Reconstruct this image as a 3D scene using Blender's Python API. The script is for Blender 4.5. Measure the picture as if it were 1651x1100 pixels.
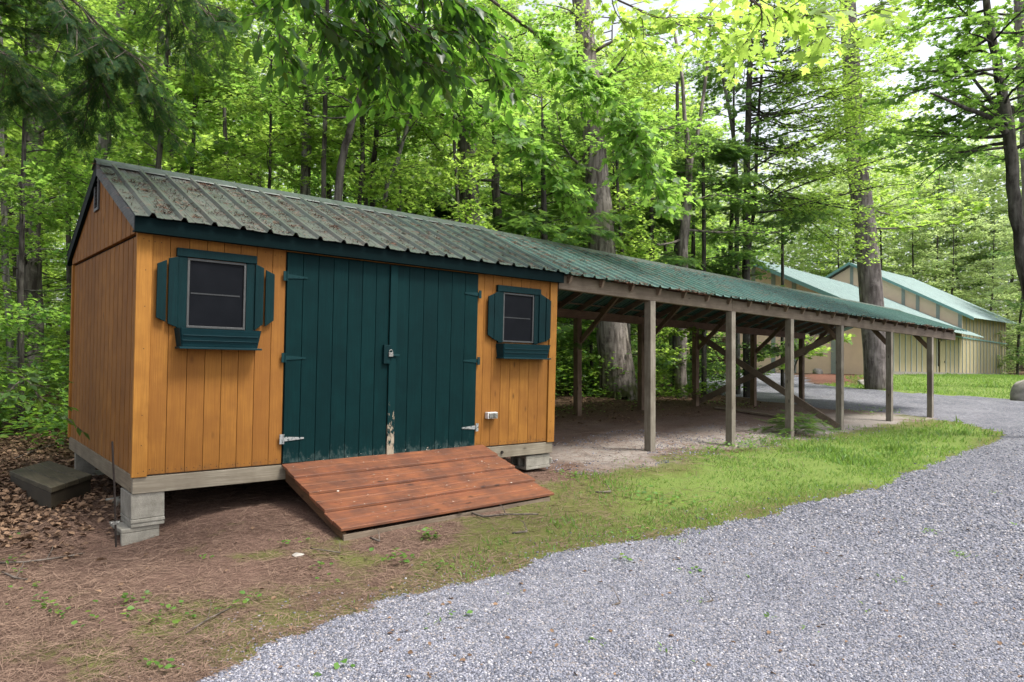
import bpy, math, random
import numpy as np
from math import radians, sin, cos, pi
from mathutils import Vector, Matrix

S = bpy.context.scene
COL = S.collection
for o in list(bpy.data.objects): bpy.data.objects.remove(o)

# ------------------------------------------------------------------ camera
CAM = np.array([-1.33612, -6.36716, 1.00383]); YAW = 0.705981; F = 1120.287
cd = bpy.data.cameras.new('camera'); cam = bpy.data.objects.new('camera', cd); COL.objects.link(cam)
cam.location = CAM; cam.rotation_euler = (pi/2, 0, -YAW)
cd.lens = 24.4278; cd.sensor_width = 36; cd.shift_y = 21.04/1651; cd.clip_end = 2000; cd.clip_start = .05
S.camera = cam
# ------------------------------------------------------------------ sky, sun, exposure
SUN_EL, SUN_AZ = radians(60), radians(152)      # azimuth clockwise from +Y
w = bpy.data.worlds.new('World'); S.world = w; w.use_nodes = True
nt = w.node_tree; nt.nodes.clear()
sky = nt.nodes.new('ShaderNodeTexSky'); sky.sky_type = 'NISHITA'; sky.sun_disc = False
sky.sun_elevation = SUN_EL; sky.sun_rotation = SUN_AZ; sky.dust_density = 4; sky.air_density = 1.0; sky.ozone_density = 1
hs = nt.nodes.new('ShaderNodeHueSaturation'); hs.inputs['Saturation'].default_value = .30; hs.inputs['Value'].default_value = 1.15
bg = nt.nodes.new('ShaderNodeBackground'); bg.inputs[1].default_value = .15
wo = nt.nodes.new('ShaderNodeOutputWorld')
nt.links.new(sky.outputs[0], hs.inputs['Color']); nt.links.new(hs.outputs[0], bg.inputs[0]); nt.links.new(bg.outputs[0], wo.inputs[0])
sl = bpy.data.lights.new('sun', 'SUN'); sl.energy = 2.6; sl.angle = radians(14); sl.color = (1, .95, .86)
so = bpy.data.objects.new('sun', sl); COL.objects.link(so)
sd = Vector((sin(SUN_AZ)*cos(SUN_EL), cos(SUN_AZ)*cos(SUN_EL), sin(SUN_EL)))
so.rotation_euler = sd.to_track_quat('Z', 'Y').to_euler()
vs = S.view_settings; vs.view_transform = 'Standard'; vs.look = 'None'; vs.gamma = 1; vs.exposure = 1.0
S.render.engine = 'CYCLES'
S.cycles.max_bounces = 8; S.cycles.diffuse_bounces = 4; S.cycles.transmission_bounces = 6; S.cycles.transparent_max_bounces = 8

# ------------------------------------------------------------------ helpers: pixels (of the 1651 wide photo) to points
def ray(px, py):
    a = (px-825.5)/F; b = -(py-571.04)/F; c, s = cos(YAW), sin(YAW)
    return np.array([s+a*c, c-a*s, b])
def at(px, py, d): return CAM+ray(px, py)*d
def atx(px, py, y):                          # where the sight line meets the vertical plane at this y
    r = ray(px, py); return CAM+r*((y-CAM[1])/r[1])

# ------------------------------------------------------------------ terrain heights
LM = [at(825,1100,3.35), at(100,1100,3.25), at(1500,1100,3.4), at(1200,850,6.34), at(1600,700,13.7), at(1651,850,6.3),
      (6.72,0,-.42), (8.82,0,-.5), (10.75,0,-.5), (12.77,0,-.54), (15.22,0,-.5), (17.69,0,-.56),
      (6.6,3.3,-.2), (8.6,3.3,-.2), (10.6,3.3,-.22), (12.6,3.3,-.22), (15.1,3.3,-.33), (17.7,3.3,-.34),
      (0,0,-.57), (-.15,-.15,-.58), (.3,-.4,-.50), (1.0,-.1,-.42), (1.3,-1.2,-.5), (3.6,-1.2,-.5), (4.76,0,-.47), (2.4,.8,-.40),
      (-.45,.75,-.34), (-.04,1.5,-.34), (-.62,2.2,-.27), (.1,3.1,-.40), (1.0,1.6,-.42), (3.5,3.3,-.28), (-1.4,1.0,-.30),
      at(0,850,5.9), at(60,700,11), at(50,640,17), at(960,640,18), at(1000,640,16.6), at(1050,640,18.5), at(700,600,20), at(1550,635,26), at(1415,627,25),
      at(1250,640,22), (42.5,11.3,-.25), (63,12.8,-.65), (79.5,14,-1.15), (41.5,26.8,-.2), (30,30,0.1), (20,20,.2), (10,25,.5), (-5,25,.3), (-20,20,.3),
      (-10,0,-.4), (-10,-8,-.6), (0,-15,-.6), (15,-10,-.6), (30,-5,-.65), (60,-5,-.8), (25,-30,-.6), (-30,-30,-.6), (120,20,-1.3), (100,100,2), (0,120,4), (-100,60,2), (-100,-60,0), (60,-100,0), (200,0,-1), (60,60,.6),
      (200,200,4), (-200,200,4), (-200,-200,0), (200,-200,0)]
LM = np.array([tuple(p) for p in LM], float)
_d = np.sqrt(((LM[:, None, :2]-LM[None, :, :2])**2).sum(-1)+.16)
_wt = np.linalg.solve(_d+np.eye(len(LM))*-.02, LM[:, 2]-LM[:, 2].mean()); _m = LM[:, 2].mean()
def gz(x, y):
    x = np.atleast_1d(np.asarray(x, float)); y = np.atleast_1d(np.asarray(y, float)); out = np.empty(x.shape)
    xf, yf, of = x.ravel(), y.ravel(), out.ravel()
    for i in range(0, len(xf), 20000):
        d = np.sqrt((xf[i:i+20000, None]-LM[None, :, 0])**2+(yf[i:i+20000, None]-LM[None, :, 1])**2+.16)
        of[i:i+20000] = d@_wt+_m
    z = of.reshape(x.shape)
    return z+.018*np.sin(x*2.1+1.3*np.sin(y*1.7))*np.cos(y*1.9+.5)+.008*np.sin(x*6.3+y*3.1)*np.sin(y*5.7-x*2.2)
def g(x, y): return float(gz(x, y)[0])
def gp(px, py):                              # sight line down to the ground
    r = ray(px, py); t = .5; prev = t
    while t < 90:
        P = CAM+r*t
        if P[2] < g(P[0], P[1]): break
        prev = t; t *= 1.02
    a, b = prev, t
    for _ in range(20):
        m = (a+b)/2; P = CAM+r*m
        if P[2] < g(P[0], P[1]): b = m
        else: a = m
    P = CAM+r*b; return (P[0], P[1])
def vnoise(x, y, s, seed=0):                 # cheap smooth value noise in -1..1
    x = np.asarray(x)*s+seed*17.3; y = np.asarray(y)*s-seed*9.1
    xi = np.floor(x).astype(np.int64); yi = np.floor(y).astype(np.int64); fx = x-xi; fy = y-yi
    fx = fx*fx*(3-2*fx); fy = fy*fy*(3-2*fy)
    def h(a, b):
        n = (a*374761393+b*668265263+seed*1442695)&0x7fffffff; n = ((n^(n>>13))*1274126177)&0x7fffffff
        return ((n^(n>>16))&0xffff)/32767.5-1
    return (h(xi, yi)*(1-fx)+h(xi+1, yi)*fx)*(1-fy)+(h(xi, yi+1)*(1-fx)+h(xi+1, yi+1)*fx)*fy
def fbm(x, y, s, seed=0): return vnoise(x, y, s, seed)+.5*vnoise(x, y, s*2.1, seed+1)+.25*vnoise(x, y, s*4.3, seed+2)
def sdf(poly, x, y):                         # signed distance, positive inside
    x = np.asarray(x); y = np.asarray(y); P = np.array(poly); Q = np.roll(P, -1, 0)
    best = np.full(x.shape, 1e9); ins = np.zeros(x.shape, bool)
    for (ax, ay), (bx, by) in zip(P, Q):
        dx, dy = bx-ax, by-ay; L = dx*dx+dy*dy+1e-9
        t = np.clip(((x-ax)*dx+(y-ay)*dy)/L, 0, 1); best = np.minimum(best, np.hypot(x-ax-t*dx, y-ay-t*dy))
        c = ((ay > y) != (by > y)); ins ^= c & (x < (bx-ax)*(y-ay)/(by-ay+1e-12)+ax)
    return np.where(ins, best, -best)

# ------------------------------------------------------------------ node materials
class M:
    def __init__(s, name, rough=.8, spec=.3):
        s.m = bpy.data.materials.new(name); s.m.use_nodes = True; s.t = s.m.node_tree; s.t.nodes.clear()
        s.out = s.n('OutputMaterial'); s.b = s.n('BsdfPrincipled'); s.l(s.b.outputs[0], s.out.inputs[0])
        s.b.inputs['Roughness'].default_value = rough; s.b.inputs['Specular IOR Level'].default_value = spec
        s.tc = s.n('TexCoord')
    def n(s, k): return s.t.nodes.new('ShaderNode'+k)
    def l(s, a, b): s.t.links.new(a, b)
    def coord(s, scale=(1, 1, 1), island=0, loc=(0, 0, 0)):
        v = s.tc.outputs['Object']
        if island:
            ge = s.n('NewGeometry'); mu = s.n('VectorMath'); mu.operation = 'SCALE'; cb = s.n('CombineXYZ')
            for i in range(3): s.l(ge.outputs['Random Per Island'], cb.inputs[i])
            s.l(cb.outputs[0], mu.inputs[0]); mu.inputs[3].default_value = island
            ad = s.n('VectorMath'); s.l(v, ad.inputs[0]); s.l(mu.outputs[0], ad.inputs[1]); v = ad.outputs[0]
        mp = s.n('Mapping'); mp.inputs[3].default_value = scale; mp.inputs[1].default_value = loc; s.l(v, mp.inputs[0]); return mp.outputs[0]
    def noise(s, v, sc, det=4, rough=.55, dist=0):
        n = s.n('TexNoise'); s.l(v, n.inputs['Vector']); n.inputs['Scale'].default_value = sc; n.inputs['Detail'].default_value = det
        n.inputs['Roughness'].default_value = rough; n.inputs['Distortion'].default_value = dist; return n.outputs[0]
    def vor(s, v, sc, feat='F1', out='Distance', rnd=1):
        n = s.n('TexVoronoi'); n.feature = feat; s.l(v, n.inputs['Vector']); n.inputs['Scale'].default_value = sc; n.inputs['Randomness'].default_value = rnd; return n.outputs[out]
    def ramp(s, x, stops, interp='LINEAR'):
        r = s.n('ValToRGB'); e = r.color_ramp; e.interpolation = interp
        while len(e.elements) < len(stops): e.elements.new(.5)
        for el, (p, c) in zip(e.elements, stops):
            el.position = p; el.color = (c, c, c, 1) if isinstance(c, (int, float)) else (*c, 1)
        s.l(x, r.inputs[0]); return r.outputs[0]
    def mix(s, f, a, b, mode='MIX'):
        n = s.n('Mix'); n.data_type = 'RGBA'; n.blend_type = mode
        for i, v in ((0, f), (6, a), (7, b)):
            if isinstance(v, (int, float)): n.inputs[i].default_value = v if i == 0 else (v, v, v, 1)
            elif isinstance(v, tuple): n.inputs[i].default_value = (*v, 1)
            else: s.l(v, n.inputs[i])
        return n.outputs[2]
    def math(s, op, a, b=0, c=None):
        n = s.n('Math'); n.operation = op
        for i, v in enumerate((a, b) if c is None else (a, b, c)):
            if isinstance(v, (int, float)): n.inputs[i].default_value = v
            else: s.l(v, n.inputs[i])
        return n.outputs[0]
    def rnd(s): return s.n('NewGeometry').outputs['Random Per Island']
    def orand(s): return s.n('ObjectInfo').outputs['Random']
    def attr(s, name): n = s.n('Attribute'); n.attribute_name = name; return n.outputs['Fac']
    def sep(s, v, i): n = s.n('SeparateXYZ'); s.l(v, n.inputs[0]); return n.outputs[i]
    def color(s, c):
        if isinstance(c, tuple): s.b.inputs[0].default_value = (*c, 1)
        else: s.l(c, s.b.inputs[0])
    def bump(s, h, st=.3, d=.01):
        n = s.n('Bump'); n.inputs['Strength'].default_value = st; n.inputs['Distance'].default_value = d; s.l(h, n.inputs['Height']); s.l(n.outputs[0], s.b.inputs['Normal'])
    def rough(s, x): s.l(x, s.b.inputs['Roughness'])

def wood(name, c1, c2, dark, axis=2, rough=.75, knots=True, vary=.25, bump=.25, scuff=None, spec=.25, grain=1.0):
    m = M(name, rough, spec); sc = [38*grain]*3; sc[axis] = 1.6*grain
    v = m.coord(tuple(sc), island=30); n = m.noise(v, 1, 5, .6, .6)
    fine = m.noise(m.coord(tuple(3.5*k if i != axis else k*2 for i, k in enumerate(sc)), island=11), 1, 3, .6)
    c = m.mix(m.ramp(n, [(.3, 0), (.72, 1)]), c1, c2)
    c = m.mix(m.math('MULTIPLY', m.ramp(fine, [(.42, 1), (.6, 0)]), .5), c, dark)
    big = m.noise(m.coord((3, 3, 3) , island=9), 1.3, 3, .6)
    c = m.mix(m.math('MULTIPLY', m.ramp(big, [(.35, 1), (.62, 0)]), .6), c, dark)
    if knots:
        kc = [6.5]*3; kc[axis] = 2.6
        k = m.vor(m.coord(tuple(kc), island=7), 1, 'F1', 'Distance')
        c = m.mix(m.ramp(k, [(.05, .85), (.13, 0)]), c, tuple(x*.45 for x in dark))
    c = m.mix(m.math('MULTIPLY', m.rnd(), vary), c, dark)
    if scuff:
        h, col = scuff
        z = m.sep(m.coord(), 2); msk = m.ramp(m.math('SUBTRACT', m.noise(m.coord((9, 9, 5)), 2.5, 6, .7), m.math('MULTIPLY', z, .55/h)), [(.36, 0), (.55, 1)])
        c = m.mix(m.math('MULTIPLY', msk, .45), c, col)
    m.color(c); m.bump(m.math('ADD', n, m.math('MULTIPLY', fine, .6)), bump, .004); return m.m

MT = {}
MT['siding'] = wood('orange_stained_siding', (0.3325, 0.153, 0.0266), (0.2726, 0.1164, 0.01862), (0.1729, 0.0665, 0.01197), 2, vary=.6, bump=.45, scuff=(.16, (.10, .05, .02)))
MT['sidetrim'] = wood('orange_stained_trim', (0.3848, 0.1813, 0.0333), (0.3182, 0.1406, 0.02368), (0.2072, 0.0851, 0.0148), 2)
MT['side'] = wood('orange_stained_side_siding', (0.3432, 0.156, 0.03276), (0.2652, 0.1131, 0.02184), (0.1404, 0.05616, 0.01248), 2, grain=1.2, vary=.55)
MT['teal'] = wood('dark_teal_paint', (0.00252, 0.02304, 0.02592), (0.00216, 0.018, 0.02088), (0.00144, 0.01152, 0.01368), 2, .6, False, .25, .35, spec=.1)
MT['tealh'] = wood('dark_teal_paint_horizontal', (0.004, 0.032, 0.04), (0.0032, 0.024, 0.0304), (0.002, 0.016, 0.02), 0, .5, False, .25, .5, spec=.14)
MT['door'] = wood('dark_teal_door_paint', (0.00234, 0.0234, 0.02496), (0.00195, 0.01872, 0.02028), (0.001326, 0.0117, 0.01326), 2, .6, False, .35, .3, (.32, (0.07, 0.1, 0.095)), spec=.07)
MT['fascia'] = wood('dark_teal_fascia', (0.00096, 0.0088, 0.01), (0.0008, 0.0072, 0.0084), (0.00064, 0.0052, 0.006), 0, .6, False, .2, .2, spec=.05)
MT['sillwood'] = wood('weathered_pale_sill', (0.288, 0.256, 0.2), (0.216, 0.188, 0.144), (0.12, 0.1, 0.072), 0)
MT['sillwoody'] = wood('weathered_pale_sill_side', (0.24, 0.2, 0.144), (0.176, 0.144, 0.096), (0.096, 0.076, 0.052), 1)
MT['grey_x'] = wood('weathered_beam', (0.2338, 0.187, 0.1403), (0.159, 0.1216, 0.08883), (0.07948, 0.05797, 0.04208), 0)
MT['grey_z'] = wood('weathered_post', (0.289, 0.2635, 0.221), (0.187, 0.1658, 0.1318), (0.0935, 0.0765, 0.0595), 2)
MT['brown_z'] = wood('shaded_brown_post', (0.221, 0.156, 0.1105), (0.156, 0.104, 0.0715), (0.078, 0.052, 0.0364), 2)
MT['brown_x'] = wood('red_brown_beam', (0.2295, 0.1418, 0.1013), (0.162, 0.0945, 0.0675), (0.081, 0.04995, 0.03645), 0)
MT['rafter'] = wood('rafter_wood', (0.297, 0.216, 0.162), (0.189, 0.135, 0.1013), (0.0945, 0.0675, 0.04995), 1)
MT['rake'] = wood('weathered_rake', (.20, .205, .20), (.12, .13, .13), (.05, .06, .062), 1)
MT['ramp'] = wood('red_brown_ramp_stain', (0.2992, 0.11, 0.0396), (0.1672, 0.04928, 0.02464), (0.0484, 0.0264, 0.02112), 0, .5, True, .6, .5, spec=.35)
MT['rampside'] = wood('ramp_frame_wood', (0.144, 0.0765, 0.036), (0.09, 0.0495, 0.027), (0.045, 0.027, 0.0162), 1)
MT['oldwood'] = wood('mossy_old_timber', (.060, .048, .030), (.042, .034, .022), (.02, .017, .012), 0)

def mk_concrete():
    m = M('concrete_block', .9, .2); v = m.coord((1, 1, 1)); n = m.noise(v, 9, 6, .65); f = m.noise(v, 120, 3, .6)
    c = m.mix(m.ramp(n, [(.3, 0), (.7, 1)]), (.16, .15, .125), (.31, .295, .255)); c = m.mix(m.ramp(f, [(.35, .5), (.5, 0)]), c, (.12, .11, .085))
    m.color(c); m.bump(m.math('ADD', f, n), .5, .006); return m.m
MT['concrete'] = mk_concrete()
def plain(name, c, rough=.6, metal=0, spec=.4, var=.25, sc=20):
    m = M(name, rough, spec); n = m.noise(m.coord(), sc, 4, .6)
    m.color(m.mix(m.ramp(n, [(.35, 0), (.65, 1)]), tuple(x*(1-var) for x in c), c)); m.b.inputs['Metallic'].default_value = metal; m.bump(n, .15, .003); return m.m
MT['alu'] = plain('aluminium_screen_frame', (0.066, 0.069, 0.069), .5, .2)
MT['groove'] = plain('siding_groove', (.07, .028, .010), .8)
MT['dark'] = plain('shed_interior_dark', (.01, .01, .01), .9)
MT['rust'] = plain('rusty_iron', (.035, .026, .022), .7, .4, var=.5)
MT['galv'] = plain('galvanized_steel', (0.33, 0.33, 0.312), .4, .6, var=.6, sc=60)
MT['plastic'] = plain('outlet_cover', (.62, .60, .58), .4)
MT['peel'] = None
def mk_glass():
    m = M('window_screen_and_glass', .25, .06); v = m.coord()
    wv = m.noise(v, 5, 3, .5)
    m.color(m.mix(wv, (.003, .004, .0055), (.008, .009, .012))); m.rough(m.ramp(wv, [(.3, .35), (.7, .5)])); return m.m
MT['glass'] = mk_glass()
def mk_peel():
    m = M('peeling_paint', .7, .08); v = m.coord((30, 30, 12)); n = m.noise(v, 1, 6, .7); z = m.sep(m.coord(), 2)
    k = m.ramp(m.math('SUBTRACT', n, m.math('MULTIPLY', z, .38)), [(.40, 0), (.43, 1)])
    c = m.mix(k, (.0023, .020, .022), m.mix(m.noise(v, 2), (.36, .33, .27), (.18, .13, .08))); m.color(c); m.bump(k, .6, .003); return m.m
MT['peel'] = mk_peel()
def mk_hinge():
    m = M('painted_hinge_steel', .5, .15); n = m.noise(m.coord(), 45, 4, .7); z = m.sep(m.coord(), 2)
    k = m.ramp(m.math('SUBTRACT', n, m.math('MULTIPLY', z, .5)), [(.28, 0), (.36, 1)])
    m.color(m.mix(k, (.003, .026, .029), (.26, .27, .27))); return m.m
MT['hinge'] = mk_hinge()

def mk_roof(name, base, grey, xa, xb, litter=1.0):
    m = M(name, .34, .6); v = m.coord(); x = m.sep(v, 0)
    n1 = m.noise(v, 1.3, 5, .65, .5); n2 = m.noise(m.coord((26, 1.4, 1.4)), 1, 5, .65); fn = m.noise(v, 34, 4, .7)
    wx = m.ramp(m.math('DIVIDE', m.math('SUBTRACT', x, xa), xb-xa), [(0, 1), (1, 0)])
    wear = m.math('MULTIPLY', wx, m.ramp(m.math('ADD', n1, m.math('MULTIPLY', n2, .5)), [(.5, .45), (.9, 1)]))
    c = m.mix(wear, base, grey)
    c = m.mix(m.ramp(n2, [(.45, 0), (.75, .4)]), c, tuple(min(1, q*1.9) for q in base))
    c = m.mix(m.ramp(n2, [(.30, .5), (.42, 0)]), c, tuple(q*.55 for q in base))
    sm = m.ramp(m.math('ADD', m.noise(m.coord((9, 2.6, 2.6)), 1.3, 6, .75, .6), m.math('MULTIPLY', fn, .22)), [(.66, 0), (.80, 1)])
    c = m.mix(m.math('MULTIPLY', sm, .42*litter), c, (.13, .085, .06))
    c = m.mix(m.ramp(fn, [(.33, .3), (.45, 0)]), c, tuple(q*.6 for q in base))
    m.color(c); m.rough(m.ramp(m.math('ADD', sm, m.math('MULTIPLY', n1, .4)), [(.1, .34), (.9, .8)])); m.bump(m.math('ADD', m.math('MULTIPLY', fn, .6), n1), .12, .01)
    m.b.inputs['Metallic'].default_value = .15; return m.m
MT['roof'] = mk_roof('shed_green_metal_roof', (0.0252, 0.0576, 0.0486), (0.0792, 0.0774, 0.0684), 1.5, 6.5, 1.2)
MT['roof2'] = mk_roof('shelter_green_metal_roof', (0.0448, 0.112, 0.09856), (0.0672, 0.1176, 0.1042), 5, 12, .35)
MT['roof3'] = mk_roof('hall_green_metal_roof', (.17, .25, .235), (.20, .27, .255), 0, 60, .1)
MT['ridge'] = plain('ridge_cap_metal', (0.05525, 0.07475, 0.065), .5, .1, var=.45, sc=14)
MT['halltrim'] = plain('hall_trim_paint', (0.13, 0.26, 0.247), .6, var=.2)
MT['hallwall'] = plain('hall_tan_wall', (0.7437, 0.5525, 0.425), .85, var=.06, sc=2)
MT['hallside'] = plain('hall_shaded_tan_wall', (0.3024, 0.2592, 0.1512), .85, var=.12, sc=2)  # tree and eave shade put into the tan of the side wall
MT['hallbat'] = plain('hall_batten', (0.288, 0.32, 0.304), .8, var=.2)
MT['halldoor'] = plain('hall_brown_door', (.09, .045, .03), .7)

def mk_bark(name, c1, c2, sc=14, moss=False, bump=.8):
    m = M(name, .9, .15); v = m.coord((sc, sc, sc*.16)); n = m.noise(v, 1, 6, .7, .8); vo = m.vor(m.coord((sc*.8, sc*.8, sc*.13)), 1, 'F1', 'Distance')
    h = m.math('ADD', n, m.math('MULTIPLY', vo, .5)); f = m.noise(m.coord(), 3, 4, .7)
    c = m.mix(m.ramp(h, [(.45, 1), (.95, 0)]), c1, c2); c = m.mix(m.ramp(f, [(.5, 0), (.72, .45)]), c, tuple(min(1, x*1.5+.03) for x in c2))
    if moss:
        z = m.sep(m.coord(), 2); k = m.ramp(m.math('SUBTRACT', m.noise(m.coord(), 4, 4), m.math('MULTIPLY', m.math('ABSOLUTE', m.math('SUBTRACT', z, .1)), .5)), [(.30, 0), (.45, 1)])
        c = m.mix(m.math('MULTIPLY', k, .8), c, (.055, .075, .012))
    m.color(c); m.bump(h, bump, .03); return m.m
MT['bark_dark'] = mk_bark('dark_bark', (0.021, 0.018, 0.015), (0.1125, 0.105, 0.0915))
MT['bark_grey'] = mk_bark('grey_oak_bark', (0.06293, 0.05214, 0.04495), (0.3057, 0.2697, 0.2427), 16, True, 1.0)
MT['bark_pine'] = mk_bark('pine_bark', (0.0792, 0.06624, 0.0612), (0.2664, 0.234, 0.2232), 12)
MT['bark_birch'] = mk_bark('pale_bark', (0.0434, 0.04092, 0.03596), (0.2604, 0.248, 0.2232), 22, bump=.3)
MT['twig'] = mk_bark('twig_bark', (.05, .04, .033), (.16, .135, .115), 30, bump=.3)

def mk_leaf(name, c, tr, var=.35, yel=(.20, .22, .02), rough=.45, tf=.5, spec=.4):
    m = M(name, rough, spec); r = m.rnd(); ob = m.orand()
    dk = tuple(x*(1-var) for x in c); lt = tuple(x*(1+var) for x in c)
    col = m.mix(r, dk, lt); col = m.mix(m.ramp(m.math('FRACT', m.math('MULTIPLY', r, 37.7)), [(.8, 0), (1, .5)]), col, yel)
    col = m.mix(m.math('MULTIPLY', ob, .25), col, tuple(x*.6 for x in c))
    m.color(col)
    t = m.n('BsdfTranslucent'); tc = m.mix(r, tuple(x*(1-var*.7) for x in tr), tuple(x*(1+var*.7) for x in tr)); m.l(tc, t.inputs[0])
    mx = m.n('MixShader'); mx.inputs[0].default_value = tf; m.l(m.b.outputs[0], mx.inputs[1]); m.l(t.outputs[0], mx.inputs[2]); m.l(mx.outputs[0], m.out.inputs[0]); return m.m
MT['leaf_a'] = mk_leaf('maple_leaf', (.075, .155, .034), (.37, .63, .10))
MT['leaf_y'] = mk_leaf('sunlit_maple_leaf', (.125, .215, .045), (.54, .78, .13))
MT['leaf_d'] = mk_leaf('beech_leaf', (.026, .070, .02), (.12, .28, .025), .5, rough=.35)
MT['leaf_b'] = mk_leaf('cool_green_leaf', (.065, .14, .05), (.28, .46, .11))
MT['leaf_p'] = mk_leaf('pale_far_leaf', (.24, .33, .16), (.66, .82, .32))  # haze and sun on the far foliage put into its pale colour
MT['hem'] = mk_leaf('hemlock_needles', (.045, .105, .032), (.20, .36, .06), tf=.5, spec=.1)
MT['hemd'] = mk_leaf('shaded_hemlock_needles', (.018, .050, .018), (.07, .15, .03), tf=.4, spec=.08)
MT['fern'] = mk_leaf('undergrowth_leaf', (.06, .135, .03), (.20, .36, .04))
MT['grassm'] = mk_leaf('grass_blade', (.09, .185, .035), (.28, .45, .07), .45, (.30, .25, .10), .6, .4)
MT['weed'] = mk_leaf('weed_leaf', (.09, .20, .04), (.25, .42, .06))

def mk_needle(name, a, b):
    m = M(name, .8, .2); m.color(m.mix(m.rnd(), a, b)); return m.m
MT['needle'] = mk_needle('dry_pine_needles', (0.08396, 0.05038, 0.03746), (0.2389, 0.1615, 0.1195))
MT['dryleaf'] = mk_needle('dry_brown_leaves', (0.054, 0.03, 0.018), (0.216, 0.138, 0.087))
MT['roofneedle'] = mk_needle('rusty_needles', (0.0595, 0.0289, 0.0187), (0.204, 0.09775, 0.0595))
def mk_stone():
    m = M('gravel_stone', .8, .3); r = m.rnd()
    m.color(m.ramp(r, [(0, (0.0543, 0.0584, 0.0766)), (.3, (0.116, 0.122, 0.153)), (.55, (0.181, 0.185, 0.226)), (.78, (0.261, 0.262, 0.304)), (.9, (0.211, 0.182, 0.169)), (1, (0.42, 0.416, 0.445))])); return m.m
MT['stone'] = mk_stone()
MT['boulder'] = plain('lichen_boulder', (0.3402, 0.3159, 0.2835), .9, var=.5, sc=4)
def mk_gravel():
    m = M('gravel_surface', .85, .25); v = m.coord((1, 1, .3)); vo = m.n('TexVoronoi'); m.l(v, vo.inputs['Vector']); vo.inputs['Scale'].default_value = 78
    cr = m.n('SeparateColor'); m.l(vo.outputs['Color'], cr.inputs[0])
    c = m.ramp(cr.outputs[0], [(0, (0.0566, 0.0606, 0.0786)), (.3, (0.12, 0.126, 0.157)), (.55, (0.183, 0.189, 0.228)), (.8, (0.255, 0.256, 0.295)), (.92, (0.205, 0.178, 0.165)), (1, (0.396, 0.392, 0.427))])
    c = m.mix(m.ramp(vo.outputs['Distance'], [(.25, 0), (.75, .75)]), c, (0.0354, 0.0356, 0.045))
    big = m.noise(m.coord(), .8, 5, .6, .5); c = m.mix(m.ramp(big, [(.42, 0), (.68, .5)]), c, (0.234, 0.232, 0.255))
    c = m.mix(m.ramp(m.noise(m.coord(), 2.2, 6, .75), [(.60, 0), (.75, .45)]), c, (0.183, 0.142, 0.112))
    sp = m.noise(m.coord((1, 1, .3)), 11, 5, .8); c = m.mix(m.ramp(sp, [(.36, .55), (.5, 0)]), c, (0.0708, 0.0748, 0.0975)); c = m.mix(m.ramp(sp, [(.52, 0), (.66, .5)]), c, (0.354, 0.356, 0.397))
    m.color(c); m.bump(m.math('MULTIPLY', vo.outputs['Distance'], -1), 1, .012); return m.m
MT['gravel'] = mk_gravel()
def mk_ground():
    m = M('forest_floor', .95, .1); v = m.coord((1, 1, .4))
    n = m.noise(v, 5.5, 7, .75, .4); f = m.noise(m.coord((60, 60, 20)), 1, 5, .75); st = m.noise(m.coord((25, 90, 20)), 1, 4, .7, 1.5)
    straw = m.mix(m.ramp(st, [(.35, 0), (.65, 1)]), (.095, .058, .045), (.24, .155, .12)); straw = m.mix(m.ramp(f, [(.4, .6), (.55, 0)]), straw, (.055, .032, .024))
    lv = m.vor(m.coord((1, 1, .3)), 16, 'F1', 'Color'); lc = m.n('SeparateColor'); m.l(lv, lc.inputs[0])
    litter = m.ramp(lc.outputs[0], [(0, (.035, .022, .015)), (.5, (.09, .055, .037)), (1, (.18, .12, .08))]); litter = m.mix(m.ramp(f, [(.4, .7), (.6, 0)]), litter, (.04, .027, .018))
    moss = m.mix(f, (.07, .082, .022), (.165, .185, .05)); grass = m.mix(f, (.085, .135, .03), (.21, .285, .07))
    dirt = m.mix(f, (.15, .13, .115), (.42, .38, .345))
    c = m.mix(m.attr('litter'), straw, litter)
    c = m.mix(m.attr('dirt'), c, dirt)
    mk = m.ramp(m.math('ADD', m.attr('moss'), m.math('SUBTRACT', m.math('ADD', m.math('MULTIPLY', n, .7), m.math('MULTIPLY', f, .3)), .5)), [(.50, 0), (.66, .85)])
    c = m.mix(mk, c, moss)
    gk = m.ramp(m.math('ADD', m.attr('grass'), m.math('SUBTRACT', m.math('ADD', m.math('MULTIPLY', n, .7), m.math('MULTIPLY', f, .3)), .5)), [(.38, 0), (.68, .92)])
    c = m.mix(gk, c, grass)
    c = m.mix(m.attr('mulch'), c, m.mix(m.ramp(f, [(.35, 0), (.65, 1)]), (.06, .025, .018), (.20, .10, .07)))
    m.color(c); m.bump(m.math('ADD', f, st), .8, .02); return m.m
MT['ground'] = mk_ground()

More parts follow.
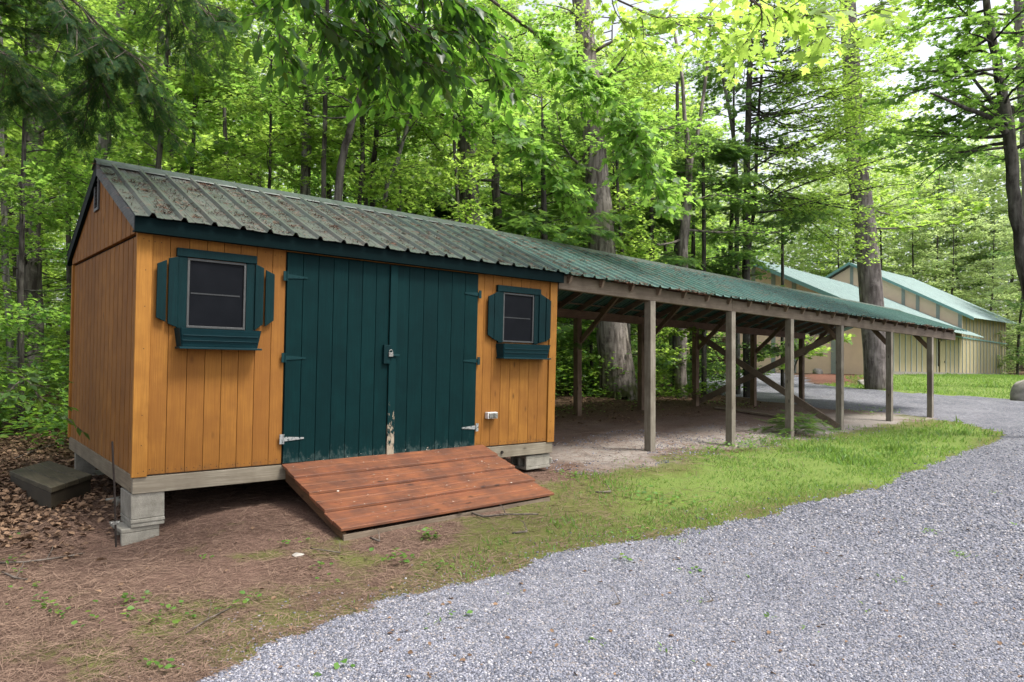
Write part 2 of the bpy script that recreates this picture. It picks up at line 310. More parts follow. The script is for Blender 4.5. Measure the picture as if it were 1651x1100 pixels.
# ------------------------------------------------------------------ mesh helpers
def tag(o, label=None, cat=None, group=None, kind=None):
    if label: o['label'] = label
    if cat: o['category'] = cat
    if group: o['group'] = group
    if kind: o['kind'] = kind
    return o
def empty(name, loc=(0, 0, 0), rot=(0, 0, 0), **k):
    o = bpy.data.objects.new(name, None); COL.objects.link(o); o.location = loc; o.rotation_euler = rot; o.empty_display_size = .1; return tag(o, **k)
def npmesh(name, V, Fc, mat, parent=None, smooth=False, attrs=None, loc=None):
    V = np.asarray(V, np.float32); Fc = np.asarray(Fc, np.int32); me = bpy.data.meshes.new(name); k = Fc.shape[1]
    if loc is not None: V = V-np.array(loc, np.float32)
    me.vertices.add(len(V)); me.vertices.foreach_set('co', V.ravel()); me.loops.add(Fc.size); me.loops.foreach_set('vertex_index', Fc.ravel())
    me.polygons.add(len(Fc)); me.polygons.foreach_set('loop_start', np.arange(len(Fc), dtype=np.int32)*k)
    if smooth: me.polygons.foreach_set('use_smooth', np.ones(len(Fc), bool))
    if attrs:
        for a, d in attrs.items(): at_ = me.attributes.new(a, 'FLOAT', 'POINT'); at_.data.foreach_set('value', np.asarray(d, np.float32))
    me.update(calc_edges=True); me.materials.append(mat)
    o = bpy.data.objects.new(name, me); COL.objects.link(o)
    if loc is not None: o.location = tuple(float(q) for q in loc)
    if parent: o.parent = parent
    return o
class MB:
    def __init__(s): s.v = []; s.f = []
    def raw(s, vs, fs): n = len(s.v); s.v += [tuple(p) for p in vs]; s.f += [tuple(i+n for i in q) for q in fs]; return s
    def box(s, x0, x1, y0, y1, z0, z1, fn=None):
        c = [(x0, y0, z0), (x1, y0, z0), (x1, y1, z0), (x0, y1, z0), (x0, y0, z1), (x1, y0, z1), (x1, y1, z1), (x0, y1, z1)]
        if fn: c = [fn(*p) for p in c]
        return s.raw(c, [(0, 3, 2, 1), (4, 5, 6, 7), (0, 1, 5, 4), (1, 2, 6, 5), (2, 3, 7, 6), (3, 0, 4, 7)])
    def beam(s, a, b, w, h, up=(0, 0, 1)):                      # box from a to b
        a = Vector(a); b = Vector(b); d = (b-a).normalized(); u = Vector(up); r = d.cross(u).normalized(); u = r.cross(d).normalized()
        c = []
        for p in (a, b):
            for sx, sz in ((-1, -1), (1, -1), (1, 1), (-1, 1)): c.append(p+r*(sx*w/2)+u*(sz*h/2))
        return s.raw(c, [(0, 1, 2, 3), (7, 6, 5, 4), (0, 4, 5, 1), (1, 5, 6, 2), (2, 6, 7, 3), (3, 7, 4, 0)])
    def tube(s, pts, rad, n=8):
        pts = [Vector(p) for p in pts]; m = len(pts); rings = []; prev = None
        for i, p in enumerate(pts):
            t = (pts[min(i+1, m-1)]-pts[max(i-1, 0)]).normalized()
            if prev is None: a = t.orthogonal().normalized()
            else: a = (prev-t*prev.dot(t)); a = a.normalized() if a.length > 1e-6 else t.orthogonal().normalized()
            prev = a; b = t.cross(a); r = rad[i] if hasattr(rad, '__len__') else rad
            rings.append([p+(a*cos(2*pi*k/n)+b*sin(2*pi*k/n))*r for k in range(n)])
        fs = [(i*n+k, i*n+(k+1) % n, (i+1)*n+(k+1) % n, (i+1)*n+k) for i in range(m-1) for k in range(n)]
        fs += [tuple(range(n))[::-1], tuple(range((m-1)*n, m*n))]
        return s.raw([v for r in rings for v in r], fs)
    def prism(s, poly, fn0, fn1):                              # poly extruded between two placements
        n = len(poly); vs = [fn0(*p) for p in poly]+[fn1(*p) for p in poly]
        return s.raw(vs, [tuple(range(n))[::-1], tuple(range(n, 2*n))]+[(i, (i+1) % n, (i+1) % n+n, i+n) for i in range(n)])
    def build(s, name, mat, parent=None, bevel=0, smooth=False, solid=0):
        me = bpy.data.meshes.new(name); me.from_pydata([tuple(v) for v in s.v], [], s.f); me.update(); me.materials.append(mat)
        if smooth:
            for p in me.polygons: p.use_smooth = True
        o = bpy.data.objects.new(name, me); COL.objects.link(o)
        if parent: o.parent = parent
        if solid: md = o.modifiers.new('thick', 'SOLIDIFY'); md.thickness = solid
        if bevel: md = o.modifiers.new('bevel', 'BEVEL'); md.width = bevel; md.segments = 2; md.limit_method = 'ANGLE'
        return o
rnd = random.Random(7)

# ================================================================== GROUND
def axis(c0, c1, fine, lo, hi, gr=1.045):
    a = list(np.arange(c0, c1, fine)); s = fine; x = a[-1]
    while x < hi: s *= gr; x += s; a.append(x)
    s = fine; x = c0; left = []
    while x > lo: s *= gr; x -= s; left.append(x)
    return np.array(left[::-1]+a)
GX = axis(-3.5, 9.0, .05, -220, 260, 1.04); GY = axis(-5.3, 1.0, .05, -220, 260, 1.04)
X, Y = np.meshgrid(GX, GY); Z = gz(X, Y)
edge_px = [(300,1112),(400,1062),(480,1015),(560,985),(640,965),(700,946),(780,936),(850,915),(900,896),(960,882),(1030,872),(1100,862),(1170,846),(1240,829),(1290,814),(1350,801),(1410,786),(1460,767),(1510,746),(1560,727),(1600,713),(1624,703),(1606,694),(1560,684),(1500,674),(1441,666),(1366,661),(1302,656),(1222,645),(1150,636),(1090,628)]
up_px = [(1100,606),(1222,600),(1262,601),(1296,610),(1305,618),(1340,623),(1400,628),(1441,631),(1500,636),(1540,639),(1600,642),(1651,646)]
road = [(-14, -9), (-6.5, -6.0)]+[gp(0+x, y) for x, y in edge_px]+[gp(*q) for q in up_px]+[(40, -4), (60, -12), (60, -30), (-14, -30)]
grass_px = [(640,985),(760,930),(900,780),(960,760),(1080,735),(1180,722),(1290,708),(1400,690),(1500,682),(1560,680),(1630,702),(1580,745),(1480,795),(1310,850),(1120,900),(960,915),(860,935)]
grass = [gp(*q) for q in grass_px]
lawn = [gp(*q) for q in [(1300,621),(1345,624),(1420,631),(1500,637),(1600,643),(1651,647)]]+[(40, -2), (60, -4), (85, 5), (80, 13), (63, 12.3), (44, 11), (38, 11), gp(1375,616), gp(1340,619)]
mulch = [gp(*q) for q in [(1300,604),(1325,601),(1400,605),(1412,612),(1400,622),(1350,621),(1310,616)]]
under = [(4.9, -.5), (20, -.5), (20.5, 1), (18, 3.0), (12, 2.6), (4.9, 2.6)]
rd = sdf(road, X, Y)+.07*fbm(X, Y, 1.8, 3)+.05*vnoise(X, Y, 9, 5)
gs = sdf(grass, X, Y); lw = sdf(lawn, X, Y); mu = sdf(mulch, X, Y); ud = sdf(under, X, Y)
def sm(a, lo, hi): return np.clip((a-lo)/(hi-lo), 0, 1)
A_grass = np.maximum(sm(gs+.25*fbm(X, Y, 1.1, 8), -.3, .9)*sm(X+.4*Y, -1.5, 7.5)*.95, sm(lw, -.3, .3))
A_moss = np.clip(.62*sm(-rd, -1, .05)*sm(rd, -3.4, -.5)+.72*sm(gs, -.5, .5)+.20*fbm(X, Y, 2.4, 21)*(Y < 0), 0, 1)*(Y < .6)
left = sm(-(X*.8+(-Y)*.35)+.25*fbm(X, Y, 1, 31), .0, .9)
A_litter = np.clip(np.maximum(left*sm(Y, -1.5, .3), sm(Y, 2.6, 4.5)), 0, 1)
A_dirt = np.clip(sm(ud+.35*fbm(X, Y, 1.3, 41), -.1, .6)*(1-.8*sm(Y+.4*fbm(X, Y, 1.2, 44), .5, 1.7)), 0, 1)
A_mulch = sm(mu, -.1, .1)
V = np.stack([X, Y, Z], -1).reshape(-1, 3); nx, ny = len(GX), len(GY)
I = np.arange(nx*ny).reshape(ny, nx); Fq = np.stack([I[:-1, :-1], I[:-1, 1:], I[1:, 1:], I[1:, :-1]], -1).reshape(-1, 4)
go = npmesh('ground', V, Fq, MT['ground'], smooth=True, attrs=dict(grass=A_grass.ravel(), moss=A_moss.ravel(), litter=A_litter.ravel(), dirt=A_dirt.ravel(), mulch=A_mulch.ravel()))
tag(go, kind='structure', label='forest floor of pine straw, moss and leaf litter')
rq = (rd[:-1, :-1]+rd[1:, 1:]+rd[1:, :-1]+rd[:-1, 1:])/4
mask = (rq > 0).ravel(); VR = V.copy(); VR[:, 2] += np.where(rd.ravel() > .25, .012, .012*np.clip(rd.ravel()/.25, -.2, 1)).astype(float)+.002
FR = Fq[mask]; used = np.unique(FR); rm = np.full(len(V), -1); rm[used] = np.arange(len(used))
tag(npmesh('gravel_road', VR[used], rm[FR], MT['gravel'], smooth=True), kind='structure', label='grey gravel drive curving past the shed')

R = np.random.default_rng(11)
def road_d(x, y): return sdf(road, x, y)+.07*fbm(x, y, 1.8, 3)+.05*vnoise(x, y, 9, 5)
def scatter_view(n, px0, px1, py0, py1):                   # ground points spread so nearer ground gets more
    u = R.uniform(px0, px1, n); v = R.uniform(py0, py1, n)
    a = (u-825.5)/F; b = -(v-571.04)/F; c, s = cos(YAW), sin(YAW)
    t = (-.55-CAM[2])/b; return CAM[0]+(s+a*c)*t, CAM[1]+(c-a*s)*t
# leaf / blade templates
T_QUAD = (np.array([(0, 0, 0), (.45, -.36, .07), (1, 0, -.06), (.45, .36, .07)]), np.array([(0, 1, 2), (0, 2, 3)]))
T_OV = (np.array([(0, 0, 0), (.22, -.20, .05), (.55, -.27, .06), (.82, -.14, .0), (1.08, 0, -.08), (.82, .14, .0), (.55, .27, .06), (.22, .20, .05), (.5, 0, 0)]),
        np.array([(8, 0, 1), (8, 1, 2), (8, 2, 3), (8, 3, 4), (8, 4, 5), (8, 5, 6), (8, 6, 7), (8, 7, 0)]))
_mp = [(0, 0), (-.10, -.20), (.06, -.24), (.10, -.50), (.26, -.36), (.46, -.60), (.52, -.36), (.50, -.17), (.70, -.22), (.78, -.10), (1.0, 0)]
_mp = _mp+[(x, -y) for x, y in _mp[1:-1][::-1]]
T_MA = (np.array([(x, y, .10*abs(y)-.08*x*x) for x, y in _mp]+[(.32, 0, 0)]), np.array([(len(_mp), i, (i+1) % len(_mp)) for i in range(len(_mp))]))
_st = [(0, 0), (.1, -.42), (.34, -.24), (.55, -.55), (.62, -.18), (1, 0), (.62, .18), (.55, .55), (.34, .24), (.1, .42)]
T_ST = (np.array([(x, y, .10*abs(y)-.08*x*x) for x, y in _st]), np.array([(0, 1, 2), (2, 3, 4), (4, 5, 6), (6, 7, 8), (8, 9, 0), (0, 2, 4), (0, 4, 6), (0, 6, 8)]))
def _hem():                                                # a flat little spray of needles
    v = []; f = []
    for i in range(11):
        x = i/11
        for sgn in (-1, 1):
            L = .34*(1-.55*x); n = len(v); dx = .16
            v += [(x, 0, 0), (x+.055, 0, 0), (x+dx+.03, sgn*L, -.04), (x+dx-.02, sgn*L, -.04)]; f += [(n, n+1, n+2), (n, n+2, n+3)]
    n = len(v); v += [(0, -.012, 0), (1.05, 0, -.03), (0, .012, 0)]; f.append((n, n+1, n+2)); return np.array(v), np.array(f)
T_HEM = _hem()
def frames(d, nrm):
    d = d/np.linalg.norm(d, axis=1, keepdims=True); nrm = nrm-(nrm*d).sum(1, keepdims=True)*d; nrm /= np.linalg.norm(nrm, axis=1, keepdims=True)+1e-9
    return d, np.cross(nrm, d), nrm
def leaves(name, T, pos, d, nrm, size, mat, parent=None, width=1.0, loc=None):
    tv, tf = T; x, y, n = frames(d, nrm); size = np.asarray(size)[:, None, None]
    P = pos[:, None, :]+size*(tv[None, :, 0:1]*x[:, None, :]+width*tv[None, :, 1:2]*y[:, None, :]+tv[None, :, 2:3]*n[:, None, :])
    Fc = (tf[None]+(np.arange(len(pos))*len(tv))[:, None, None]).reshape(-1, 3)
    return npmesh(name, P.reshape(-1, 3), Fc, mat, parent, loc=loc)
def rdir(n, up=1.0, jit=.4): v = R.normal(0, jit, (n, 3)); v[:, 2] += up; return v
def flat(n, lift=.15): a = R.uniform(0, 2*pi, n); return np.stack([np.cos(a), np.sin(a), R.normal(0, lift, n)], -1)

# loose stones lying on the drive and its ragged edge
def icos():
    p = (1+5**.5)/2; v = np.array([(-1, p, 0), (1, p, 0), (-1, -p, 0), (1, -p, 0), (0, -1, p), (0, 1, p), (0, -1, -p), (0, 1, -p), (p, 0, -1), (p, 0, 1), (-p, 0, -1), (-p, 0, 1)])/1.9
    f = np.array([(0, 11, 5), (0, 5, 1), (0, 1, 7), (0, 7, 10), (0, 10, 11), (1, 5, 9), (5, 11, 4), (11, 10, 2), (10, 7, 6), (7, 1, 8), (3, 9, 4), (3, 4, 2), (3, 2, 6), (3, 6, 8), (3, 8, 9), (4, 9, 5), (2, 4, 11), (6, 2, 10), (8, 6, 7), (9, 8, 1)]); return v, f
def stones():
    x, y = scatter_view(300000, -40, 1700, 690, 1130); r = road_d(x, y); keep = (r > -.02)|((sdf(under, x, y) > -.1)&(y < 1.6)&(R.random(len(x)) < .5*np.clip(.5+fbm(x, y, 1.5, 9), 0, 1)))|((r > -.5)&(R.random(len(x)) < .12*np.exp(np.minimum(r, 0)*6)))
    x, y = x[keep], y[keep]; n = len(x); r = r[keep]
    tv, tf = icos(); s = (.0036+.0052*R.random(n)**1.8)*np.clip(np.hypot(x-CAM[0], y-CAM[1])/4.5, 1, 1.8)
    z = gz(x, y)+.012*np.clip(r/.25, 0, 1)+s*.25
    q = R.normal(0, 1, (n, 3)); d, a, b = frames(q, R.normal(0, 1, (n, 3)))
    sc = R.uniform(.6, 1.25, (n, 3))
    t = tv[None]*(1+R.uniform(-.22, .22, (n, 12, 1)))
    P = (t[:, :, 0:1]*sc[:, None, 0:1]*d[:, None]+t[:, :, 1:2]*sc[:, None, 1:2]*a[:, None]+t[:, :, 2:3]*sc[:, None, 2:3]*b[:, None]); P[:, :, 2] *= .75
    P = np.stack([x, y, z], -1)[:, None]+P*s[:, None, None]
    o = npmesh('loose_gravel', P.reshape(-1, 3), (tf[None]+(np.arange(n)*12)[:, None, None]).reshape(-1, 3), MT['stone']); tag(o, 'small angular grey and white stones covering the drive', 'gravel', kind='stuff')
stones()
def ramp_clear(x, y): return ~((x > 1.2)&(x < 3.7)&(y > -1.25)&(y < 0))
def straw():
    x, y = scatter_view(150000, -60, 1300, 640, 1130); r = road_d(x, y); gr = sdf(grass, x, y)
    keep = (r < .0)&(y < 2.6)&((R.random(len(x)) < np.clip(.9-.8*sm(gr, -.2, .8)*sm(x, 1, 5), .10, 1)))&ramp_clear(x, y)&(R.random(len(x)) < np.clip(.85+.8*fbm(x, y, 2.6, 77), .35, 1))
    x, y = x[keep], y[keep]; n = len(x); pos = np.stack([x, y, gz(x, y)+R.uniform(.002, .014, n)], -1)
    d = flat(n, .12); d[:, 0] += .7; T = (np.array([(-.5, -.012, 0), (.5, -.009, .0), (.5, .009, 0), (-.5, .012, 0)]), np.array([(0, 1, 2), (0, 2, 3)]))
    o = leaves('pine_straw', T, pos, d, rdir(n), R.uniform(.05, .12, n)*np.clip(np.hypot(x-CAM[0], y-CAM[1])/5, 1, 2), MT['needle']); tag(o, 'reddish brown fallen pine needles in front of the shed', 'pine needles', kind='stuff')
straw()
def litter():
    x, y = scatter_view(42000, -80, 1500, 600, 900); x2, y2 = R.uniform(-9, 1, 20000), R.uniform(-1, 14, 20000)
    x = np.r_[x, x2]; y = np.r_[y, y2]; A = np.maximum(sm(-(x*.8-y*.35)+.25*fbm(x, y, 1, 31), .0, .9)*sm(y, -1.3, .3), sm(y, 1.9, 3.6)*.8)
    keep = (R.random(len(x)) < A)&(np.hypot(x-CAM[0], y-CAM[1]) < 32)&(road_d(x, y) < 0); x, y = x[keep], y[keep]; n = len(x)
    pos = np.stack([x, y, gz(x, y)+R.uniform(.004, .03, n)], -1)
    T = (np.array([(0, 0, 0), (.3, -.3, .16), (.7, -.25, .10), (1, 0, -.02), (.7, .25, .2), (.3, .3, .12)]), np.array([(0, 1, 2), (0, 2, 3), (0, 3, 4), (0, 4, 5)]))
    o = leaves('leaf_litter', T, pos, flat(n, .3), rdir(n, 1, .45), R.uniform(.03, .075, n), MT['dryleaf']); tag(o, 'dry curled brown leaves carpeting the woods floor', 'leaf litter', kind='stuff')
litter()
def turf():
    xs, ys = [], []
    x, y = scatter_view(210000, 560, 1680, 660, 1000); gr = sdf(grass, x, y)+.25*fbm(x, y, 1.1, 8); r = road_d(x, y)
    dens = sm(gr, -.3, .8)*np.clip(sm(x+.4*y, -1.0, 7.5)*(.8+.75*fbm(x, y, 1.3, 55)), .05, 1)*sm(-r, -.06, .1)
    k = (R.random(len(x)) < dens)&ramp_clear(x, y); x, y = x[k], y[k]; n1 = len(x)
    x2 = R.uniform(22, 75, 60000); y2 = R.uniform(-4, 13, 60000); k = (sdf(lawn, x2, y2) > -.1)&(road_d(x2, y2) < 0.05); x2, y2 = x2[k], y2[k]
    x = np.r_[x, x2]; y = np.r_[y, y2]; n = len(x); dist = np.hypot(x-CAM[0], y-CAM[1])
    tall = 1+.9*sm(fbm(x, y, 1.0, 91), .3, 1)
    pos = np.stack([x, y, gz(x, y)-.004], -1); d = rdir(n, 1.0, .5)
    T = (np.array([(0, -.09, 0), (0, .09, 0), (.6, .06, .10), (.6, -.06, .10), (1, 0, .3)]), np.array([(0, 1, 2), (0, 2, 3), (3, 2, 4)]))
    o = leaves('grass', T, pos, d, flat(n, .2), R.uniform(.025, .055, n)*tall*np.clip(dist/9, 1, 2.2), MT['grassm']); tag(o, 'short bright green grass beside the gravel drive', 'grass', kind='stuff')
turf()

# small weeds on the straw (individually placed little plants read as cover)
def weeds():
    c = [gp(*q) for q in [(75,985),(105,992),(55,975),(205,972),(240,968),(215,985),(255,1010),(205,1000),(280,995),(330,905),(460,880),(520,915),(540,940),(690,870),(635,908),(705,920),(245,1082),(275,1085),(560,1080),(1010,868),(1030,862),(1120,925),(870,790),(1180,735),(1230,720),(1250,712),(1215,726),(900,765),(1000,905),(25,925),(30,870),(20,905),(60,950),(740,1000),(410,965),(150,1010),(310,1000),(370,985)]]
    P = []; D = []; Sz = []
    for x, y in c:
        for k in range(rnd.randint(5, 12)):
            a = rnd.uniform(0, 6.28); r = abs(rnd.gauss(0, .07)); P.append((x+r*cos(a), y+r*sin(a), g(x, y)+rnd.uniform(.012, .05))); b = rnd.uniform(0, 6.28); D.append((cos(b), sin(b), rnd.uniform(-.1, .5))); Sz.append(rnd.uniform(.02, .042))
    o = leaves('weeds', T_OV, np.array(P), np.array(D), rdir(len(P), 1, .3), np.array(Sz), MT['weed'], width=1.5); tag(o, 'tiny green weeds sprouting through the pine straw', 'weeds', kind='stuff')
weeds()

# ================================================================== SHED
shed = empty('garden_shed', (0, 0, 0), (.0134, .0197, 0), label='orange stained wooden shed with dark teal double doors and green metal roof', cat='shed')
L, W, H = 4.764, 3.188, 2.0; EY, EZ, RZ = -.10, 2.13, 2.885; RY = W/2
def roofz(y): return EZ+(RZ-EZ)*(min(y, W-y)-EY)/(RY-EY)
def boards(edges, z0, z1, y, holes=(), th=.018, gap=.0016, axis='x', sgn=-1, top=None):
    b = MB()
    for e0, e1 in zip(edges[:-1], edges[1:]):
        segs = [(z0, z1)]
        for hx0, hx1, hz0, hz1 in holes:
            if e1 > hx0+.02 and e0 < hx1-.02: segs = [(z0, hz0), (hz1, z1)]
        for s0, s1 in segs:
            a, c = e0+gap, e1-gap; t0, t1 = sorted((y, y+sgn*th))
            if axis == 'x': b.box(a, c, t0, t1, s0, s1)
            else:
                if top: b.raw([(t0, a, s0), (t1, a, s0), (t1, c, s0), (t0, c, s0), (t0, a, top(a)), (t1, a, top(a)), (t1, c, top(c)), (t0, c, top(c))], [(0, 3, 2, 1), (4, 5, 6, 7), (0, 1, 5, 4), (1, 2, 6, 5), (2, 3, 7, 6), (3, 0, 4, 7)])
                else: b.box(t0, t1, a, c, s0, s1)
    return b
# dark backing shell behind the boards
sh = MB(); sh.box(.02, L-.02, .02, .035, .0, 2.08); sh.box(.02, .035, .035, W-.035, 0, 2.08); sh.box(L-.035, L-.02, .035, W-.035, 0, 2.08); sh.box(.02, L-.02, W-.035, W-.02, 0, 2.08)
for x in (.02, L-.035):
    sh.raw([(x, .04, 2.08), (x+.015, .04, 2.08), (x+.015, W-.04, 2.08), (x, W-.04, 2.08), (x, RY, RZ-.05), (x+.015, RY, RZ-.05)], [(0, 4, 3), (1, 2, 5), (0, 1, 5, 4), (3, 4, 5, 2), (0, 3, 2, 1)])
sh.build('wall_lining', MT['dark'], shed)
W1 = (.374, .871, 1.238, 1.836); W2 = (3.888, 4.377, 1.225, 1.812)
fw = boards([.10, .241, .393, .54, .681, .827, .971, 1.12, 1.247], 0, 2.07, .018, [W1]).build('front_siding', MT['siding'], shed, .003)
fe = boards([3.52, 3.615, 3.744, 3.885, 4.029, 4.186, 4.337, 4.492, 4.655], 0, 2.07, .018, [W2]).build('front_siding', MT['siding'], shed, .003)
MB().box(1.25, 3.517, .0, .02, 1.992, 2.07).build('door_header', MT['sidetrim'], shed, .002)
tr = MB(); tr.box(-.018, .098, -.020, .02, -.012, 2.07).build('corner_trim', MT['sidetrim'], shed, .003)
MB().box(4.658, L+.012, -.020, .02, -.012, 2.07).build('corner_trim', MT['sidetrim'], shed, .003)
ne = 17; ed = [.02+(W-.04)*i/ne for i in range(ne+1)]
boards(ed, 0, 1.985, .018, axis='y', th=.016, gap=.011).build('side_wall', MT['side'], shed, .002)
boards(ed, 0, 2.08, L-.018, axis='y', sgn=1, th=.016).build('side_wall', MT['side'], shed)
boards(ed, 2.005, 3, .014, axis='y', th=.035, gap=.011, top=lambda y: roofz(y)-.03).build('gable', MT['side'], shed, .002)
boards(ed, 2.085, 3, L-.014, axis='y', sgn=1, th=.03, top=lambda y: roofz(y)-.03).build('gable', MT['side'], shed)
boards([L*i/32 for i in range(33)], 0, 2.08, W-.018, sgn=1).build('back_wall', MT['side'], shed)
MB().box(-.02, .017, W-.055, W+.015, -.01, 2.0).build('corner_trim', MT['sidetrim'], shed, .003)
bk = MB(); bk.box(.021, L-.021, .0185, .0195, .01, 2.06); bk.box(.0095, .0105, .021, W-.021, .01, 1.98); bk.raw([(-.011, .03, 2.01), (-.011, W-.03, 2.01), (-.011, W-.03, 2.13), (-.011, RY, RZ-.06), (-.011, .03, 2.13)], [(0, 4, 3, 2, 1)])
bk.build('groove_backing', MT['groove'], shed)
nh = MB()
for x in [.03, .07, .12, .17, .22, .26, .32, .37, .41, .47, .52, .56, .61, .66, .70, .75, .80, .845, .90, .95, .99, 1.05, 1.10, 1.14, 1.20, 3.55, 3.59, 3.64, 3.70, 3.72, 3.77, 3.83, 3.86, 3.91, 3.97, 4.01, 4.06, 4.13, 4.16, 4.21, 4.28, 4.31, 4.36, 4.43, 4.47, 4.52, 4.59, 4.69, 4.73]:
    yf = -.0205 if x < .098 or x > 4.66 else -.0005
    for z in (.035, 1.95):
        if z < 1.9 or x < .2 or 1.0 < x < 1.3 or 4.5 < x: zz_ = z+rnd.uniform(-.012, .012); nh.tube([(x, yf+.001, zz_), (x, yf-.001, zz_)], .0038, 6)
for z in (.25, .5, 1.05, 1.4, 1.7): nh.tube([(.05, -.0195, z), (.05, -.0215, z)], .004, 6); nh.tube([(4.71, -.0195, z), (4.71, -.0215, z)], .004, 6)
nh.build('nail_heads', MT['dark'], shed)['kind'] = 'stuff'
# gable vent
vt = MB(); y0, y1, z0, z1 = 1.585, 1.80, 2.42, 2.745
for a in ((y0, y1, z0, z0+.03), (y0, y1, z1-.03, z1), (y0, y0+.03, z0+.031, z1-.031), (y1-.03, y1, z0+.031, z1-.031)): vt.box(-.040, -.022, *a)
ve = vt.build('gable_vent', MT['alu'], shed, .002); ve['label'] = 'small louvered vent'
lo = MB(); lo.box(-.0235, -.0215, y0+.03, y1-.03, z0+.03, z1-.03)
for i in range(7): z = z0+.045+i*.038; lo.beam((-.03, y0+.03, z), (-.03, y1-.03, z), .016, .004, (1, 0, .9))
lo.build('louver', MT['dark'], ve)
# floor frame
fr = MB(); fr.box(-.005, L+.0, .0-.004, .04, -.150, -.013); f0 = fr.build('floor_beam', MT['sillwood'], shed, .004)
fr = MB(); fr.box(-.005, .035, .042, W, -.145, -.002); fr.build('floor_beam', MT['sillwoody'], shed, .004)
fr = MB(); fr.box(L-.035, L-.001, .042, W, -.145, -.002); fr.box(.036, L-.036, W-.04, W, -.145, -.002)
for i in range(1, 8): fr.box(L*i/8-.02, L*i/8+.02, .042, W-.042, -.144, -.03)
fr.build('floor_joists', MT['sillwood'], shed)
MB().box(.036, L-.036, .042, W-.042, -.028, -.004).build('floor', MT['rafter'], shed)
bo = MB(); bo.tube([(3.93, -.02, -.085), (3.93, .0, -.085)], .018, 10); bo.build('bolt', MT['rust'], shed)
# fascia and rakes
MB().box(-.055, L+.045, EY+.0, EY+.022, 1.995, 2.122).build('fascia', MT['fascia'], shed, .003)
MB().box(-.055, L+.045, EY+.024, -.022, 1.998, 2.012).build('soffit', MT['fascia'], shed)
MB().box(-.055, L+.045, W-EY-.022, W-EY, 1.995, 2.122).build('fascia', MT['fascia'], shed)
for x, nm in ((-.058, 0), (L+.022, 1)):
    for side in (0, 1):
        b = MB(); ya, yb = (EY+.024, RY) if side == 0 else (W-EY-.024, RY)
        q = [(ya, roofz(ya if side == 0 else W-ya)-.012), (yb, RZ-.012), (yb, RZ-.130), (ya, roofz(ya if side == 0 else W-ya)-.128)]
        b.prism(q, lambda y, z, x=x: (x, y, z), lambda y, z, x=x: (x+.036, y, z))
        b.build('rake_board', MT['rake'] if side == 0 and nm == 0 else MT['fascia'], shed, .003)
# metal roofing
def metal(name, mat, parent, x0, x1, ze, zr, ye, yr, pitch=.242, ph=.0, nseg=8, rib=.032, minor=.004, solid=.003):
    xs = []; hs = []; x = x0+ph
    xs.append(x0); hs.append(0)
    while x < x1-.03:
        for dx, h in ((-.030, 0), (-.012, rib), (.012, rib), (.030, 0)): xs.append(x+dx); hs.append(h)
        for mxx in (.085, .155):
            if x+mxx+.01 < x1:
                for dx, h in ((-.010, 0), (0, minor), (.010, 0)): xs.append(x+mxx+dx); hs.append(h)
        x += pitch
    xs.append(x1); hs.append(0); xs = np.array(xs); hs = np.array(hs); o = (xs >= x0)&(xs <= x1); xs = xs[o]; hs = hs[o]; n = len(xs)
    Vv = []
    for j in range(nseg+1):
        t = j/nseg
        for a, h in zip(xs, hs):
            e, r = ze(a), zr(a); Vv.append((a, ye+(yr-ye)*t, e+(r-e)*t+h+(.0025*sin(a*9+j*2.1) if 0 < j < nseg else 0)+(.003*sin(a*31) if j == 0 else 0)))
    Ff = [(j*n+i, j*n+i+1, (j+1)*n+i+1, (j+1)*n+i) for j in range(nseg) for i in range(n-1)]
    if ye > yr: Ff = [q[::-1] for q in Ff]
    b = MB(); b.raw(Vv, Ff); return b.build(name, mat, parent, solid=solid)
metal('roof_panel', MT['roof'], shed, -.06, L+.05, lambda x: EZ-.006, lambda x: RZ, EY-.035, RY, ph=.13)
metal('roof_panel', MT['roof'], shed, -.06, L+.05, lambda x: EZ-.006, lambda x: RZ, W-EY+.035, RY, ph=.13)
def ridgecap(parent, x0, x1, zr, sl, name='ridge_cap', mat=None, w=.15, up=.026):
    pr = [(-w-.006, -(w*sl)-.012), (-w, -(w*sl)+.0), (-.02, .004), (0, .016), (.02, .004), (w, -(w*sl)), (w+.006, -(w*sl)-.012)]
    n = 12; Vv = []
    for j in range(n+1): x = x0+(x1-x0)*j/n; Vv += [(x, RY+a, zr(x)+h+up) for a, h in pr]
    b = MB(); k = len(pr); b.raw(Vv, [(j*k+i, (j+1)*k+i, (j+1)*k+i+1, j*k+i+1) for j in range(n) for i in range(k-1)]); return b.build(name, mat or MT['ridge'], parent, solid=.003)
ridgecap(shed, -.075, L+.06, lambda x: RZ, (RZ-EZ)/(RY-EY))
# doors
def strap(door, x, z, d):
    b = MB(); b.box(min(x, x+d*.035), max(x, x+d*.035), -.030, -.0215, z-.045, z+.045)
    xa = x+d*.037; b.prism([(xa, z-.022), (xa, z+.022), (xa+d*.20, z+.007), (xa+d*.20, z-.007)] if d > 0 else [(xa, z+.022), (xa, z-.022), (xa-.20, z-.007), (xa-.20, z+.007)], lambda a, c: (a, -.027, c), lambda a, c: (a, -.0215, c))
    for q in (.06, .12, .18): b.tube([(xa+d*q*.95, -.030, z), (xa+d*q*.95, -.026, z)], .004, 6)
    b.tube([(x+d*.036, -.033, z-.045), (x+d*.036, -.033, z+.045)], .006, 8)
    b.build('hinge', MT['hinge'], door)
def door(x0, x1, nb, hx, hd):
    e = [x0+(x1-x0)*i/nb for i in range(nb+1)]
    b = boards(e, .004, 1.985, -.002, gap=.0025, th=.018); b.box(x0, x1, -.0015, .004, .004, 1.985)
    d = b.build('door', MT['door'], shed, .002)
    for z in (1.76, .995, .232): strap(d, hx, z, hd)
    return d
d1 = door(1.252, 2.352, 7, 1.214, 1); d2 = door(2.405, 3.512, 6, 3.553, -1)
